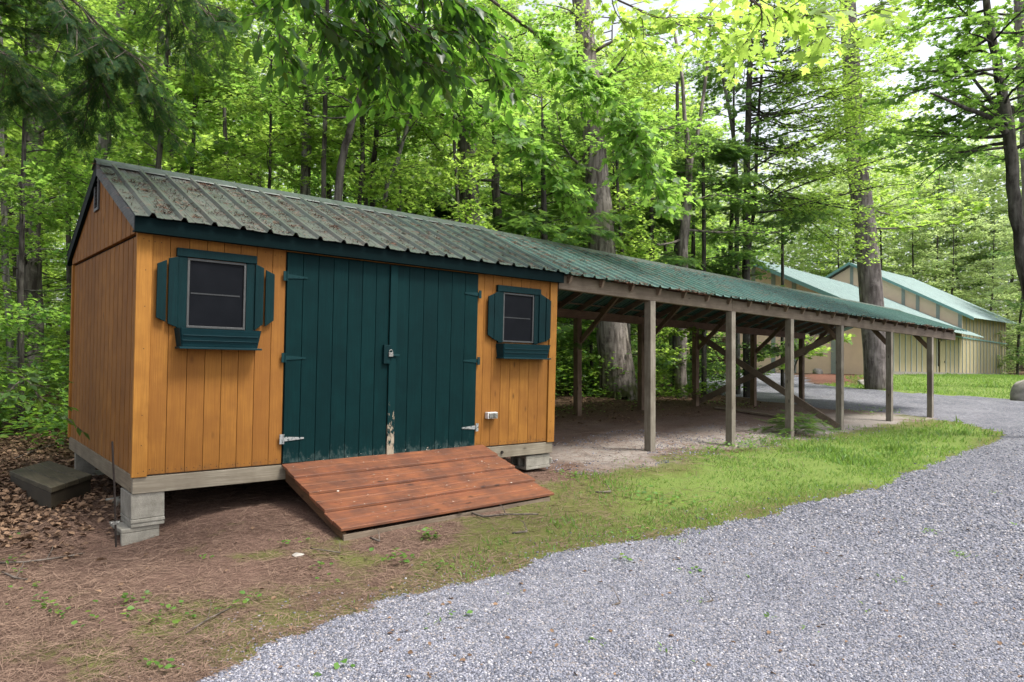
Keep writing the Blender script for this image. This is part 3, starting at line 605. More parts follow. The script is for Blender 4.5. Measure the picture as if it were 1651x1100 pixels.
d1['label'] = 'left door leaf with wooden latch block'; d2['label'] = 'right door leaf with peeling edge strip'
MB().box(2.352, 2.435, -.040, -.0205, -.012, 1.975).build('astragal', MT['peel'], d2, .003)
lp = MB().box(2.285, 2.362, -.050, -.0215, .95, 1.145).build('latch_block', MT['teal'], d1, .004)
pk = MB(); pk.box(2.335, 2.385, -.066, -.0505, 1.025, 1.068); pk.tube([(2.342, -.060, 1.065), (2.342, -.060, 1.085), (2.352, -.060, 1.095), (2.368, -.060, 1.095), (2.378, -.060, 1.085), (2.378, -.060, 1.065)], .005, 6)
pk.build('padlock', MT['galv'], d1, .002); MB().box(2.37, 2.47, -.054, -.0405, 1.030, 1.052).build('hasp', MT['hinge'], d2, .002)
# windows
def shutter(poly, parent, y=-.028, th=.018):
    b = MB(); b.prism(poly[::-1], lambda a, c: (a, y-.014, c), lambda a, c: (a, y-.014+th, c)); return b.build('shutter_board', MT['teal'], parent, .003)
def window(m, head, box, sh, lab):
    x0, x1, z0, z1 = m; fr = MB(); c = .055
    hx0, hx1, hz = head
    fr.box(x0-.075, x0-.002, -.030, -.001, z0-.01, z1+.005); fr.box(x1+.002, x1+.075, -.030, -.001, z0-.01, z1+.005); fr.box(hx0, hx1, -.038, -.001, z1+.006, hz)
    f = fr.build('window', MT['teal'], shed, .003); f['label'] = lab
    a = MB(); t = .019
    a.box(x0, x1, -.024, -.006, z1-t, z1); a.box(x0, x1, -.024, -.006, z0, z0+t); a.box(x0, x0+t, -.024, -.006, z0+t, z1-t); a.box(x1-t, x1, -.024, -.006, z0+t, z1-t)
    a.build('screen_frame', MT['alu'], f, .002)
    MB().box(x0+t, x1-t, -.010, -.006, z0+t, z1-t).build('pane', MT['glass'], f)
    zm = (z0+z1)/2; MB().box(x0+t+.012, x1-t-.03, -.0135, -.0105, zm-.006, zm+.006).build('sash_bar', plain('sash', (.025, .028, .03), .5), f)
    for q in sh: shutter(q, f)
    bx0, bx1, bz0, bz1 = box; b = MB(); p = .09
    # planter box: front leaning outward at the bottom
    yt, yb = -.135, -.105
    b.raw([(bx0, -.002, bz1), (bx0+.012, yt, bz1), (bx1-.012, yt, bz1), (bx1, -.002, bz1), (bx0+.02, -.002, bz0), (bx0+.035, yb, bz0), (bx1-.035, yb, bz0), (bx1-.02, -.002, bz0)],
          [(1, 2, 6, 5)[::-1], (0, 1, 5, 4), (2, 3, 7, 6), (0, 4, 7, 3), (4, 5, 6, 7)])
    for zz in (.38, .66): b.beam((bx0+.03, yt-.001+(yb-yt)*zz, bz1+(bz0-bz1)*zz), (bx1-.03, yt-.001+(yb-yt)*zz, bz1+(bz0-bz1)*zz), .012, .005)
    pb = b.build('planter_box', MT['tealh'], f, .004, solid=.012)
    MB().box(bx0, bx1, yt-.012, -.002, bz0-.018, bz0-.001).build('planter_base', MT['tealh'], f, .003)
window((.374, .871, 1.238, 1.836), (.285, .962, 1.913), (.292, .984, 1.075, 1.232),
       [[(.133, 1.312), (.206, 1.278), (.206, 1.799), (.133, 1.762)], [(.222, 1.265), (.297, 1.236), (.297, 1.836), (.222, 1.815)],
        [(.949, 1.236), (1.026, 1.296), (1.026, 1.81), (.949, 1.84)], [(1.045, 1.276), (1.126, 1.337), (1.126, 1.762), (1.045, 1.795)]], 'left window with mid rail, wider shutters and empty planter box')
window((3.888, 4.377, 1.225, 1.812), (3.79, 4.48, 1.893), (3.812, 4.574, 1.045, 1.205),
       [[(3.652, 1.30), (3.736, 1.254), (3.736, 1.783), (3.652, 1.747)], [(3.742, 1.250), (3.811, 1.23), (3.811, 1.82), (3.742, 1.786)],
        [(4.455, 1.228), (4.560, 1.249), (4.560, 1.80), (4.455, 1.842)], [(4.572, 1.249), (4.650, 1.296), (4.650, 1.76), (4.572, 1.795)]], 'right window beside the shed corner with empty planter box')
# outlet
ob = MB(); ob.box(3.665, 3.815, -.060, -.002, .325, .40); oo = ob.build('outlet_box', MT['plastic'], shed, .006)
b = MB(); b.box(3.68, 3.735, -.078, -.061, .335, .392); b.box(3.745, 3.80, -.078, -.061, .335, .392); b.build('outlet_cover', MT['galv'], oo, .004)
# needle clumps lying on the roof, one mass
def roof_needles(n, x0, x1, ze, zr, ye, yr, label, spread, per=30, cs=1.0):
    k = n//per; cx = x0+(x1-x0)*R.random(k)**spread; cx = np.where(R.random(k) < .55, .07+.242*np.round((cx-.07)/.242)-.045, cx); ct = R.random(k); xx = np.repeat(cx, per)+R.normal(0, .055, k*per)*np.repeat(R.uniform(.4, 1.3, k)*cs, per); tt = np.clip(np.repeat(ct, per)+R.normal(0, .013, k*per), 0.01, .99)
    zz = np.array([ze(a)+(zr(a)-ze(a))*t for a, t in zip(xx, tt)])+R.uniform(.004, .022, k*per); yy = ye+(yr-ye)*tt
    T = (np.array([(-.5, -.022, 0), (.5, -.018, .0), (.5, .018, 0), (-.5, .022, 0)]), np.array([(0, 1, 2), (0, 2, 3)]))
    ok = (xx > x0)&(xx < x1); d = flat(k*per, .1); d[:, 0] += .6
    o = leaves('roof_needles', T, np.stack([xx, yy, zz], -1)[ok], d[ok], (np.array([0, -.4, 1])+R.normal(0, .25, (k*per, 3)))[ok], R.uniform(.05, .13, k*per)[ok], MT['roofneedle']); tag(o, label, 'pine needles', kind='stuff')
roof_needles(20000, 0, L, lambda x: EZ-.0197*x, lambda x: RZ-.0197*x+.02, EY, RY, 'rusty pine needle clumps caught between the ribs of the shed roof', 1, 20, 1.1)
# ------------------------------------------------------------------ ramp
rp = empty('entry_ramp', (1.25, -.02, -.03), label='red brown stained plank ramp leading up to the teal doors', cat='ramp')
ry0, ry1, rz0, rz1 = 0, -1.20, -.006, -.405; sl = (rz1-rz0)/(ry1-ry0); LW = 2.37
def rpt(x, y, h): return (x, y, rz0+sl*(y-ry0)+h-.008*x)
np_ = 4
for i in range(np_):
    ya = ry0+(ry1-ry0)*i/np_; yb = ry0+(ry1-ry0)*(i+1)/np_-.004
    for k, (u, v) in enumerate(((ya, (ya+yb)/2+.002), ((ya+yb)/2-.002, yb))):
        x0, x1 = -.012+rnd.uniform(-.008, .008), LW+rnd.uniform(-.014, .014); l0, l1 = ((-.010, .003), (.004, .016))[k]
        b = MB(); nseg = 6; top = []; bot = []
        for j in range(nseg+1):
            x = x0+(x1-x0)*j/nseg; wv = .002*sin(x*3+i)
            top += [rpt(x, u, .020+l0+wv), rpt(x, v, .020+l1+wv)]; bot += [rpt(x, u, -.012), rpt(x, v, -.012 if k == 0 else .010)]
        n = len(top); fs = []
        for j in range(nseg):
            a = 2*j; fs += [(a, a+1, a+3, a+2), (n+a, n+a+2, n+a+3, n+a+1), (a, a+2, n+a+2, n+a), (a+1, n+a+1, n+a+3, a+3)]
        fs += [(0, n, n+1, 1), (n-2, n-1, 2*n-1, 2*n-2)]
        b.raw(top+bot, fs).build('plank', MT['ramp'], rp, .004)
for k, x in enumerate((.02, LW/2, LW-.06)):
    b = MB(); zb = -.50
    q = [(ry0-.02, rpt(x, ry0, -.015)[2]), (ry1+.03, rpt(x, ry1, -.013)[2]), (ry1+.03, rpt(x, ry1, -.013)[2]-.06), (ry0-.02, rpt(x, ry0, -.15)[2])]
    b.prism(q, lambda y, z: (x, y, z), lambda y, z: (x+.038, y, z)); b.build('stringer', MT['rampside'], rp, .003)
MB().box(.02, LW-.05, ry1+.005, ry1+.029, rpt(0, ry1, -.09)[2]-.02, rpt(0, ry1, -.014)[2]-.01).build('front_board', MT['grey_x'], rp, .003)
n = 240; xx = 1.27+R.random(n)*2.3; yy = -.04-R.random(n)*1.14; zz = -.03-.006+sl*(yy+.02)-.008*(xx-1.25)+.049
T = (np.array([(0, 0, 0), (.5, -.3, .05), (1, 0, 0), (.5, .3, .05)]), np.array([(0, 1, 2), (0, 2, 3)]))
o = leaves('ramp_debris', T, np.stack([xx, yy, zz], -1), flat(n, .05), rdir(n, 1, .2), R.uniform(.008, .028, n), mk_needle('pale_debris', (.10, .07, .045), (.48, .43, .37))); tag(o, 'pale flecks and bits of leaf scattered over the ramp planks', 'debris', kind='stuff')
# ------------------------------------------------------------------ concrete blocks
def hollow(b, x0, x1, y0, y1, z0, z1, along='x'):            # CMU with two cores running along an axis
    if along == 'x':
        t = .035; ys = [y0, y0+t, (y0+y1)/2-t/2, (y0+y1)/2+t/2, y1-t, y1]
        b.box(x0, x1, y0, y1, z0, z0+t); b.box(x0, x1, y0, y1, z1-t, z1)
        for i in (0, 2, 4): b.box(x0, x1, ys[i], ys[i+1], z0+t+.0005, z1-t-.0005)
        b.box(x0+.1, x1-.1, y0+t, y1-t, z0+t, z1-t)
    else:
        t = .035; xs = [x0, x0+t, (x0+x1)/2-t/2, (x0+x1)/2+t/2, x1-t, x1]
        b.box(x0, x1, y0, y1, z0, z0+t); b.box(x0, x1, y0, y1, z1-t, z1)
        for i in (0, 2, 4): b.box(xs[i], xs[i+1], y0, y1, z0+t+.0005, z1-t-.0005)
    return b
def block(build, label, loc, rz=0):
    b = MB(); build(b); o = b.build('concrete_block', MT['concrete'], None, .006); o.location = loc; o.rotation_euler = (0, 0, rz); return tag(o, label, 'concrete block', 'concrete blocks carrying the shed')
block(lambda b: (b.box(0, .255, 0, .39, .068, .278), b.box(-.002, .257, -.006, .39, .035, .066), b.box(.0, .255, .0, .39, 0, .033)), 'solid concrete block right under the front left corner of the shed', (-.015, .01, -.430))
block(lambda b: hollow(b, 0, .29, 0, .40, 0, .20), 'hollow concrete block lying half buried below the front left corner block', (-.085, .015, -.632), .04)
block(lambda b: b.box(0, .2, 0, .05, 0, .26), 'upright concrete block under the rear left corner of the shed', (.0, 2.80, -.37))
block(lambda b: (b.box(0, .40, 0, .38, 0, .05)), 'flat concrete slab lying below the rear left corner block', (-.04, 2.72, -.42))
block(lambda b: (hollow(b, 0, .40, 0, .30, 0, .17), b.box(.398, .43, -.012, .29, .05, .12)), 'hollow concrete block under the front right corner beside the ramp', (4.34, .02, -.425))
block(lambda b: hollow(b, 0, .40, 0, .19, 0, .15, 'y'), 'concrete block in the dark under the middle of the shed right end', (3.9, .75, -.41))
block(lambda b: b.box(0, .40, 0, .19, 0, .06), 'pale flat concrete block in the litter under the left wall', (.02, .75, g(.1, .8)-.01), .3)
block(lambda b: b.box(0, .38, 0, .19, 0, .19), 'concrete block under the rear right corner of the shed', (4.3, 2.9, -.38))
# ------------------------------------------------------------------ old wooden step left of shed
tb = empty('wooden_step', (-.30, 1.42, g(-.3, 1.42)-.012), (0, 0, 0), label='mossy dark old plank box lying in leaf litter left of shed', cat='step')
pa, pb_, pc = np.array([-.47, .80]), np.array([-.07, 1.36]), np.array([-.66, 2.12]); o2 = np.array([-.30, 1.42])
pd = pb_+pc-pa
def inset(p, k): c = (pa+pd)/2; return c+(p-c)*k
tp = MB(); u = pb_-pa
for i in range(3):
    f0, f1 = i/3+.006, (i+1)/3-.006; q = [pa+u*f0, pa+u*f1, pc+u*f1, pc+u*f0]; q = [(p-o2) for p in q]
    tp.prism([tuple(p) for p in q], lambda x, y: (x, y, .155), lambda x, y: (x, y, .20))
tp.build('top_board', wood('mossy_old_step_top', (.105, .088, .058), (.07, .060, .038), (.03, .028, .018), 1, grain=.6), tb, .005)
sd_ = MB(); q = [tuple(inset(p, .97)-o2) for p in (pa, pb_, pd, pc)]
sd_.prism(q, lambda x, y: (x, y, -.05), lambda x, y: (x, y, .153)); sd_.build('side_board', MT['oldwood'], tb, .006)
# iron rod
r0 = atx(187, 882, -.12); r1 = atx(181, 712, -.12)
b = MB(); b.tube([tuple(r0-r0), tuple((r1-r0)*.5+np.array([.004, 0, 0])), tuple(r1-r0)], .0075, 8); rod = b.build('iron_rod', MT['rust']); rod.location = tuple(r0); tag(rod, 'thin rusty iron rod standing in the ground by the shed corner', 'rod')
b = MB(); c_ = (r1-r0)*.23; b.box(c_[0]-.016, c_[0]+.016, -.014, .014, c_[2]-.012, c_[2]+.012); b.tube([(c_[0]-.03, 0, c_[2]), (c_[0]+.03, 0, c_[2])], .005, 6); b.build('clamp', MT['galv'], rod)
# sticks
def stick(px, label, r=.006, mat='twig'):
    P = [np.array((*gp(*q), 0)) for q in px]; P = [np.array([p[0], p[1], g(p[0], p[1])+r*.8+h]) for p, h in zip(P, [.0, .02, .012, .02, .0, .01][:len(P)])]
    b = MB(); o = P[0]; b.tube([tuple(p-o) for p in P], [r, r*1.05, r*.9, r*.8, r*.5, r*.4][:len(P)], 6)
    m = len(P)//2; b.tube([tuple(P[m]-o), tuple(P[m]-o+np.array([.05, .10, .05])), tuple(P[m]-o+np.array([.06, .17, .06]))], [r*.5, r*.4, r*.2], 5)
    s = b.build('stick', MT[mat], None, smooth=True); s.location = tuple(o); tag(s, label, 'stick', 'fallen sticks on the ground')
stick([(752, 826), (780, 838), (815, 833), (868, 834)], 'long bent dark stick lying in front of the ramp edge', .010)
stick([(826, 861), (850, 862)], 'short straight stick in the grass below the ramp', .009)
stick([(597, 868), (612, 878)], 'short dark stick near the front left corner of the ramp', .008)
stick([(0, 909), (40, 912), (75, 906), (118, 901), (135, 893)], 'long thin fallen branch at the left edge of the photo', .008)
stick([(300, 1022), (335, 1005), (370, 985)], 'dark twig between the weeds near the gravel', .005)
stick([(0, 922), (25, 938), (52, 940)], 'curved twig at the far left below the long branch', .007)
stick([(500, 885), (548, 896)], 'little twig left of the ramp corner', .005)
stick([(20, 742), (55, 730), (100, 715), (112, 703)], 'dead branch leaning toward the rear left block', .010)
stick([(960, 795), (985, 797)], 'dark clump of bark on the moss right of the ramp', .011)
stick([(975, 982), (1000, 978)], 'short brown twig lying on the gravel', .006)
stick([(1130, 975), (1150, 974)], 'tiny red brown twig in the middle of the gravel', .006)

# ================================================================== OPEN SHELTER
shl = empty('open_shelter', (0, 0, 0), label='long open post and beam shelter with green metal roof behind the shed', cat='shelter')
ez = lambda x: 2.015-.0275*(x-4.8); rz_ = lambda x: 2.80-.037*(x-4.8)
bz = lambda x: 1.835-.0322*(x-4.8); bzb = lambda x: 1.90-.030*(x-7.8)
fy = (6.72, 8.82, 10.75, 12.77, 15.22, 17.69)
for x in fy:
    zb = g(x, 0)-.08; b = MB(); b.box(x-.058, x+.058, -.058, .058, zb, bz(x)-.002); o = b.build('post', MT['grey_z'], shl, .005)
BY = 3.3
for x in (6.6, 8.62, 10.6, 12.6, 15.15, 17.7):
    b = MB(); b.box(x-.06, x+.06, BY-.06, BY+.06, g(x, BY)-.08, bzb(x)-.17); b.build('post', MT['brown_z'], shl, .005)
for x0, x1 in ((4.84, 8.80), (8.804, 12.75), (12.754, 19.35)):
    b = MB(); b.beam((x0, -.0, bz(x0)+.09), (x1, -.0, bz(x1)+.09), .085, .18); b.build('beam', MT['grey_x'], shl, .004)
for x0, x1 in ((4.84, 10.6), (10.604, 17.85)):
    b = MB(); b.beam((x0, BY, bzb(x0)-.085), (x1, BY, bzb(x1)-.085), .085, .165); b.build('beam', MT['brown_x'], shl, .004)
x = 5.0
RYs = RY
while x < 19.6:
    e = ez(x)-.055; r = rz_(x)-.055
    b = MB(); b.beam((x, -.10, e), (x, RYs-.012, r-.005), .04, .10); b.build('rafter', MT['rafter'], shl)
    b = MB(); b.beam((x, BY+.12, e-.02), (x, RYs+.012, r-.005), .04, .10); b.build('rafter', MT['rafter'], shl)
    x += .61
for t in (.12, .5, .88):
    for sd2 in (0, 1):
        b = MB(); ya = -.10+(RYs+.1)*t if sd2 == 0 else BY+.12+(RYs-BY-.12)*t
        for xa, xb in ((4.82, 12), (12.01, 19.9)):
            za = ez(xa)+(rz_(xa)-ez(xa))*t; zb = ez(xb)+(rz_(xb)-ez(xb))*t; b.beam((xa, ya, za-.014), (xb, ya, zb-.014), .09, .02)
        b.build('purlin', MT['rafter'], shl)
metal('roof_panel', MT['roof2'], shl, 4.83, 20.0, ez, rz_, -.17, RY, ph=.08, nseg=6, rib=.028, pitch=.2286)
metal('roof_panel', MT['roof2'], shl, 4.83, 20.0, lambda x: ez(x)-.04, rz_, BY+.22, RY, ph=.08, nseg=4, rib=.022)
ridgecap(shl, 4.84, 20.05, rz_, .47)
for x in (8.62, 10.6, 12.6, 15.15):
    z = bzb(x); b = MB(); b.beam((x+.035, BY-.05, z-.62), (x+.035, BY-1.0, z+.22), .06, .09, (0, 1, 1)); b.build('brace', MT['brown_z'], shl, .003)
z = bzb(17.7); b = MB(); b.beam((17.735, BY-.05, z-.60), (17.735, BY-.9, z+.20), .06, .09, (0, 1, 1)); b.build('brace', MT['brown_z'], shl, .003)
for x in (12.77, 15.22, 17.69):
    z = bz(x); b = MB(); b.beam((x, .05, z-.26), (x, .42, z+.16), .07, .09, (0, 1, 1)); b.build('brace', MT['brown_z'], shl, .003)
b = MB(); b.beam((12.67, BY-.05, bzb(12.6)-.33), (12.71, .02, g(12.77, 0)+.07), .045, .13, (0, 1, 1)); b.build('cross_brace', MT['grey_x'], shl, .003)
b = MB(); b.beam((12.735, BY+.0, g(12.6, BY)+.10), (12.84, .05, bz(12.77)-.16), .045, .13, (0, 1, 1)); b.build('cross_brace', MT['grey_x'], shl, .003)
roof_needles(7000, 4.9, 15, ez, lambda x: rz_(x)+.01, -.17, RY, 'rusty pine needles scattered over the near part of the shelter roof', 1.6, 5, 1.6)
roof_needles(2400, 4.9, 19, lambda x: ez(x)-.03, lambda x: ez(x)+.015, -.19, -.13, 'needles caught along the shelter eave', 1.0)
# planks lying under the shelter
def plank(a, b_, lab, w_=.16, h_=.035, mat='grey_x'):
    a = np.array((*a, g(*a)+.03)); c = np.array((*b_, g(*b_)+.03)); m = MB(); m.beam(tuple(a-a), tuple(c-a), w_, h_); o = m.build('loose_plank', MT[mat], None, .003); o.location = tuple(a); tag(o, lab, 'plank')
plank(gp(1153, 659), gp(1262, 674), 'long grey plank lying on the ground under the shelter')
plank(gp(1285, 679), gp(1345, 683), 'short dark board lying right of the fern under the shelter', .12)

# ================================================================== HALL
K = np.array([42.588, 11.377]); v_ = np.array([.99747, .07109]); u_ = np.array([-.07109, .99747])
def hp(a, b_, z): p = K+v_*a+u_*b_; return (p[0], p[1], z)          # a: along the side wall, b: leftwards/back, z
hall = empty('long_hall', hp(0, 0, -.3), label='large tan board and batten hall with stepped pale green metal roofs', cat='building')
ho = Vector(hp(0, 0, -.3))
def hb(a0, a1, b0, b1, z0, z1, zf=None):
    m = MB(); c = [hp(a, b_, z) for z in (0, 1) for a, b_ in ((a0, b0), (a1, b0), (a1, b1), (a0, b1))]
    zz = (zf or (lambda a: (z0, z1))); out = []
    for i, p in enumerate(c):
        a = (a0, a1, a1, a0)[i % 4]; lo_, hi_ = zz(a); out.append(Vector((p[0], p[1], lo_ if i < 4 else hi_))-ho)
    m.raw(out, [(0, 3, 2, 1), (4, 5, 6, 7), (0, 1, 5, 4), (1, 2, 6, 5), (2, 3, 7, 6), (3, 0, 4, 7)]); return m
def hpoly(name, pts, mat, th):                                       # thick slab from a polygon of (a,b,z)
    P = [Vector(hp(*p))-ho for p in pts]; n = (P[1]-P[0]).cross(P[2]-P[0]).normalized()*th; m = MB(); k = len(P)
    m.raw([*P, *[p+n for p in P]], [tuple(range(k))[::-1], tuple(range(k, 2*k))]+[(i, (i+1) % k, (i+1) % k+k, i+k) for i in range(k)]); return m.build(name, mat, hall)
RB, RL, RT = 8.4, 7.75, 8.5; M_, E_ = 20.4, 37.1
side_lo = lambda a: (-.9-.03*a, 2.88-.0227*a)
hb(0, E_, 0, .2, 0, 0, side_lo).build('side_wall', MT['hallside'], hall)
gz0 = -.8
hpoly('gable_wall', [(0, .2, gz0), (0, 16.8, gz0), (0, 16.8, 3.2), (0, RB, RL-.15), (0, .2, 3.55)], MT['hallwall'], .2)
# lower roof: eave b=-1.3, ridge b=RB, from a=-1.2 to a=M_
sl_ = (RL-3.62)/RB
def lz(b_): return RL-sl_*(RB-b_) if b_ < RB else RL-sl_*(b_-RB)
def hroof(name, a0, a1, b0, b1, z0, z1, mat, pitch=.6, dz=0.):
    m = MB(); n = int(abs(a1-a0)/pitch); prof = []
    for i in range(n+1):
        a = a0+(a1-a0)*i/n
        for da, h in ((-.06, 0), (-.025, .045), (.025, .045), (.06, 0)): prof.append((a+da, h))
    vs_ = []
    for b_, z in ((b0, z0), (b1, z1)): vs_ += [Vector(hp(a, b_, z+h-dz*a))-ho for a, h in prof]
    k = len(prof); m.raw(vs_, [(i, i+1, k+i+1, k+i) for i in range(k-1)]); return m.build(name, mat, hall, solid=.02)
hroof('roof', -1.2, M_-.02, -1.5, RB, lz(-1.5), RL, MT['roof3'], dz=.028)
hroof('roof', -1.2, M_-.02, 2*RB+1.5, RB, lz(-1.5), RL, MT['roof3'], dz=.028)
# tall part behind
TE = 4.35; ts = (9.1-TE)/RT
hpoly('clerestory_wall', [(M_, .0, -1.0), (M_, 17, -1.0), (M_, 17, TE-.05), (M_, RT, 8.9), (M_, .0, TE-.05)], MT['hallwall'], .2)
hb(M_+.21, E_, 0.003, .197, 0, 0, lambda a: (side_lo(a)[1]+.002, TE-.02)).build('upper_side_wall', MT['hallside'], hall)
def tz(b_): return TE+.0+ts*b_ if b_ < RT else TE+ts*(2*RT-b_)
hroof('roof', M_-.6, E_+1, -.9, RT, tz(-.9)+.05, 9.15, MT['roof3'])
hroof('roof', M_-.6, E_+1, 2*RT+.9, RT, tz(-.9)+.05, 9.15, MT['roof3'])
hpoly('rake_trim', [(M_-.66, -.95, tz(-.95)-.12), (M_-.66, RT, 8.96), (M_-.66, RT, 9.2), (M_-.66, -.95, tz(-.95)+.12)], MT['halltrim'], .06)
hpoly('rake_trim', [(M_-.66, 2*RT+.95, tz(-.95)-.12), (M_-.66, RT, 8.96), (M_-.66, RT, 9.2), (M_-.66, 2*RT+.95, tz(-.95)+.12)], MT['halltrim'], .06)
hpoly('rake_trim', [(-1.27, -1.5, lz(-1.5)-.2), (-1.27, RB, RL-.22), (-1.27, RB, RL+.06), (-1.27, -1.5, lz(-1.5)+.06)], MT['halltrim'], .06)
hpoly('rake_trim', [(-1.27, 2*RB+1.5, lz(-1.5)-.2), (-1.27, RB, RL-.22), (-1.27, RB, RL+.06), (-1.27, 2*RB+1.5, lz(-1.5)+.06)], MT['halltrim'], .06)
# battens
a = 1.0
while a < E_-.5:
    hi_ = TE-.05 if a > M_+.3 else side_lo(a)[1]
    hb(a-.06, a+.06, -.045, -.003, 0, 0, lambda q, h=hi_: (side_lo(q)[0], h-.01)).build('batten', MT['hallbat'], hall); a += 1.22
hb(8.5, E_, -.09, -.047, 0, 0, lambda q: (side_lo(q)[1]-.12, side_lo(q)[1]-.0)).build('trim_band', MT['halltrim'], hall)
for b_ in (.1, 2.4, 4.9, 6.3, 7.7, 11.5, 14, 16.6):
    hi_ = lz(min(b_, 2*RB-b_))-.25; m = MB()
    hbm = [Vector(hp(aa, bb, z))-ho for z in (gz0+.3, hi_) for aa, bb in ((-.05, b_-.14), (-.003, b_-.14), (-.003, b_+.14), (-.05, b_+.14))]
    m.raw(hbm, [(0, 3, 2, 1), (4, 5, 6, 7), (0, 1, 5, 4), (1, 2, 6, 5), (2, 3, 7, 6), (3, 0, 4, 7)]).build('batten', MT['hallbat'], hall)
for b_ in (.12, 1.7, 3.2, 4.3, 6.2, RT, 11):
    m = MB(); z0_, z1_ = lz(min(b_, 2*RB-b_))-.57, tz(b_)-.1
    hbm = [Vector(hp(aa, bb, z))-ho for z in (z0_-.1, z1_) for aa, bb in ((M_-.06, b_-.13), (M_-.003, b_-.13), (M_-.003, b_+.13), (M_-.06, b_+.13))]
    m.raw(hbm, [(0, 3, 2, 1), (4, 5, 6, 7), (0, 1, 5, 4), (1, 2, 6, 5), (2, 3, 7, 6), (3, 0, 4, 7)]).build('batten', MT['hallbat'], hall)
d = hb(13.8, 15.1, -.085, -.047, 0, 0, lambda q: (side_lo(q)[0]+.85, 1.95)).build('door', MT['hallside'], hall)
hb(14.85, 14.98, -.16, -.087, 0, 0, lambda q: (.35, .48)).build('handle', MT['galv'], d)
lt = hb(13.2, 15.4, -.30, -.094, 0, 0, lambda q: (2.08, 2.28)).build('wall_lamp', MT['rust'], hall)
hb(13.35, 13.45, -.10, -.047, 0, 0, lambda q: (.1, 2.07)).build('conduit', MT['rust'], hall)
m = MB(); hbm = [Vector(hp(aa, bb, z))-ho for z in (-.3, 2.1) for aa, bb in ((-.08, 9.4), (-.004, 9.4), (-.004, 11.3), (-.08, 11.3))]
m.raw(hbm, [(0, 3, 2, 1), (4, 5, 6, 7), (0, 1, 5, 4), (1, 2, 6, 5), (2, 3, 7, 6), (3, 0, 4, 7)]).build('door', MT['halldoor'], hall)
hb(-.25, E_+.05, -.12, -.0965, 0, 0, lambda q: (side_lo(q)[0]-.1, -.02-.024*q)).build('foundation', MT['concrete'], hall)

# boulders
def boulder(px, py, size, label, name='boulder', seed=1, sq=(1.2, .9, .8), d=None):
    me = bpy.data.meshes.new(name); import bmesh
    bm = bmesh.new(); bmesh.ops.create_icosphere(bm, subdivisions=4, radius=1); rr = random.Random(seed)
    dirs = [Vector((rr.gauss(0, 1), rr.gauss(0, 1), rr.gauss(0, 1))).normalized() for _ in range(14)]; cut = [rr.uniform(.62, .95) for _ in dirs]
    for v in bm.verts:
        n = v.co.normalized(); r = 1
        for dd, c in zip(dirs, cut):
            k = n.dot(dd)
            if k > .2: r = min(r, c/k)
        v.co = n*(r+.03*sin(n.x*9+seed)*sin(n.y*11)*sin(n.z*7)); v.co = Vector((v.co.x*sq[0], v.co.y*sq[1], v.co.z*sq[2]))*size
    bm.to_mesh(me); bm.free(); me.materials.append(MT['boulder'])
    for p in me.polygons: p.use_smooth = True
    o = bpy.data.objects.new(name, me); COL.objects.link(o); x, y = gp(px, py) if d is None else at(px, py, d)[:2]; o.location = (x, y, g(x, y)+size*.25); return tag(o, label, 'rock')
boulder(1662, 630, .55, 'large pale boulder on the lawn at the right edge of the photo', seed=3, sq=(1.0, 1.0, 1.25), d=22)
boulder(1392, 622, .30, 'small whitish rock at the foot of the big pine', 'rock', 5)
boulder(1318, 603, .35, 'small rock at the back edge of the mulch bed', 'rock', 8)
boulder(480, 897, .038, 'flat pale stone in the pine straw below the shed', 'rock', 9, (1.3, 1, .5))

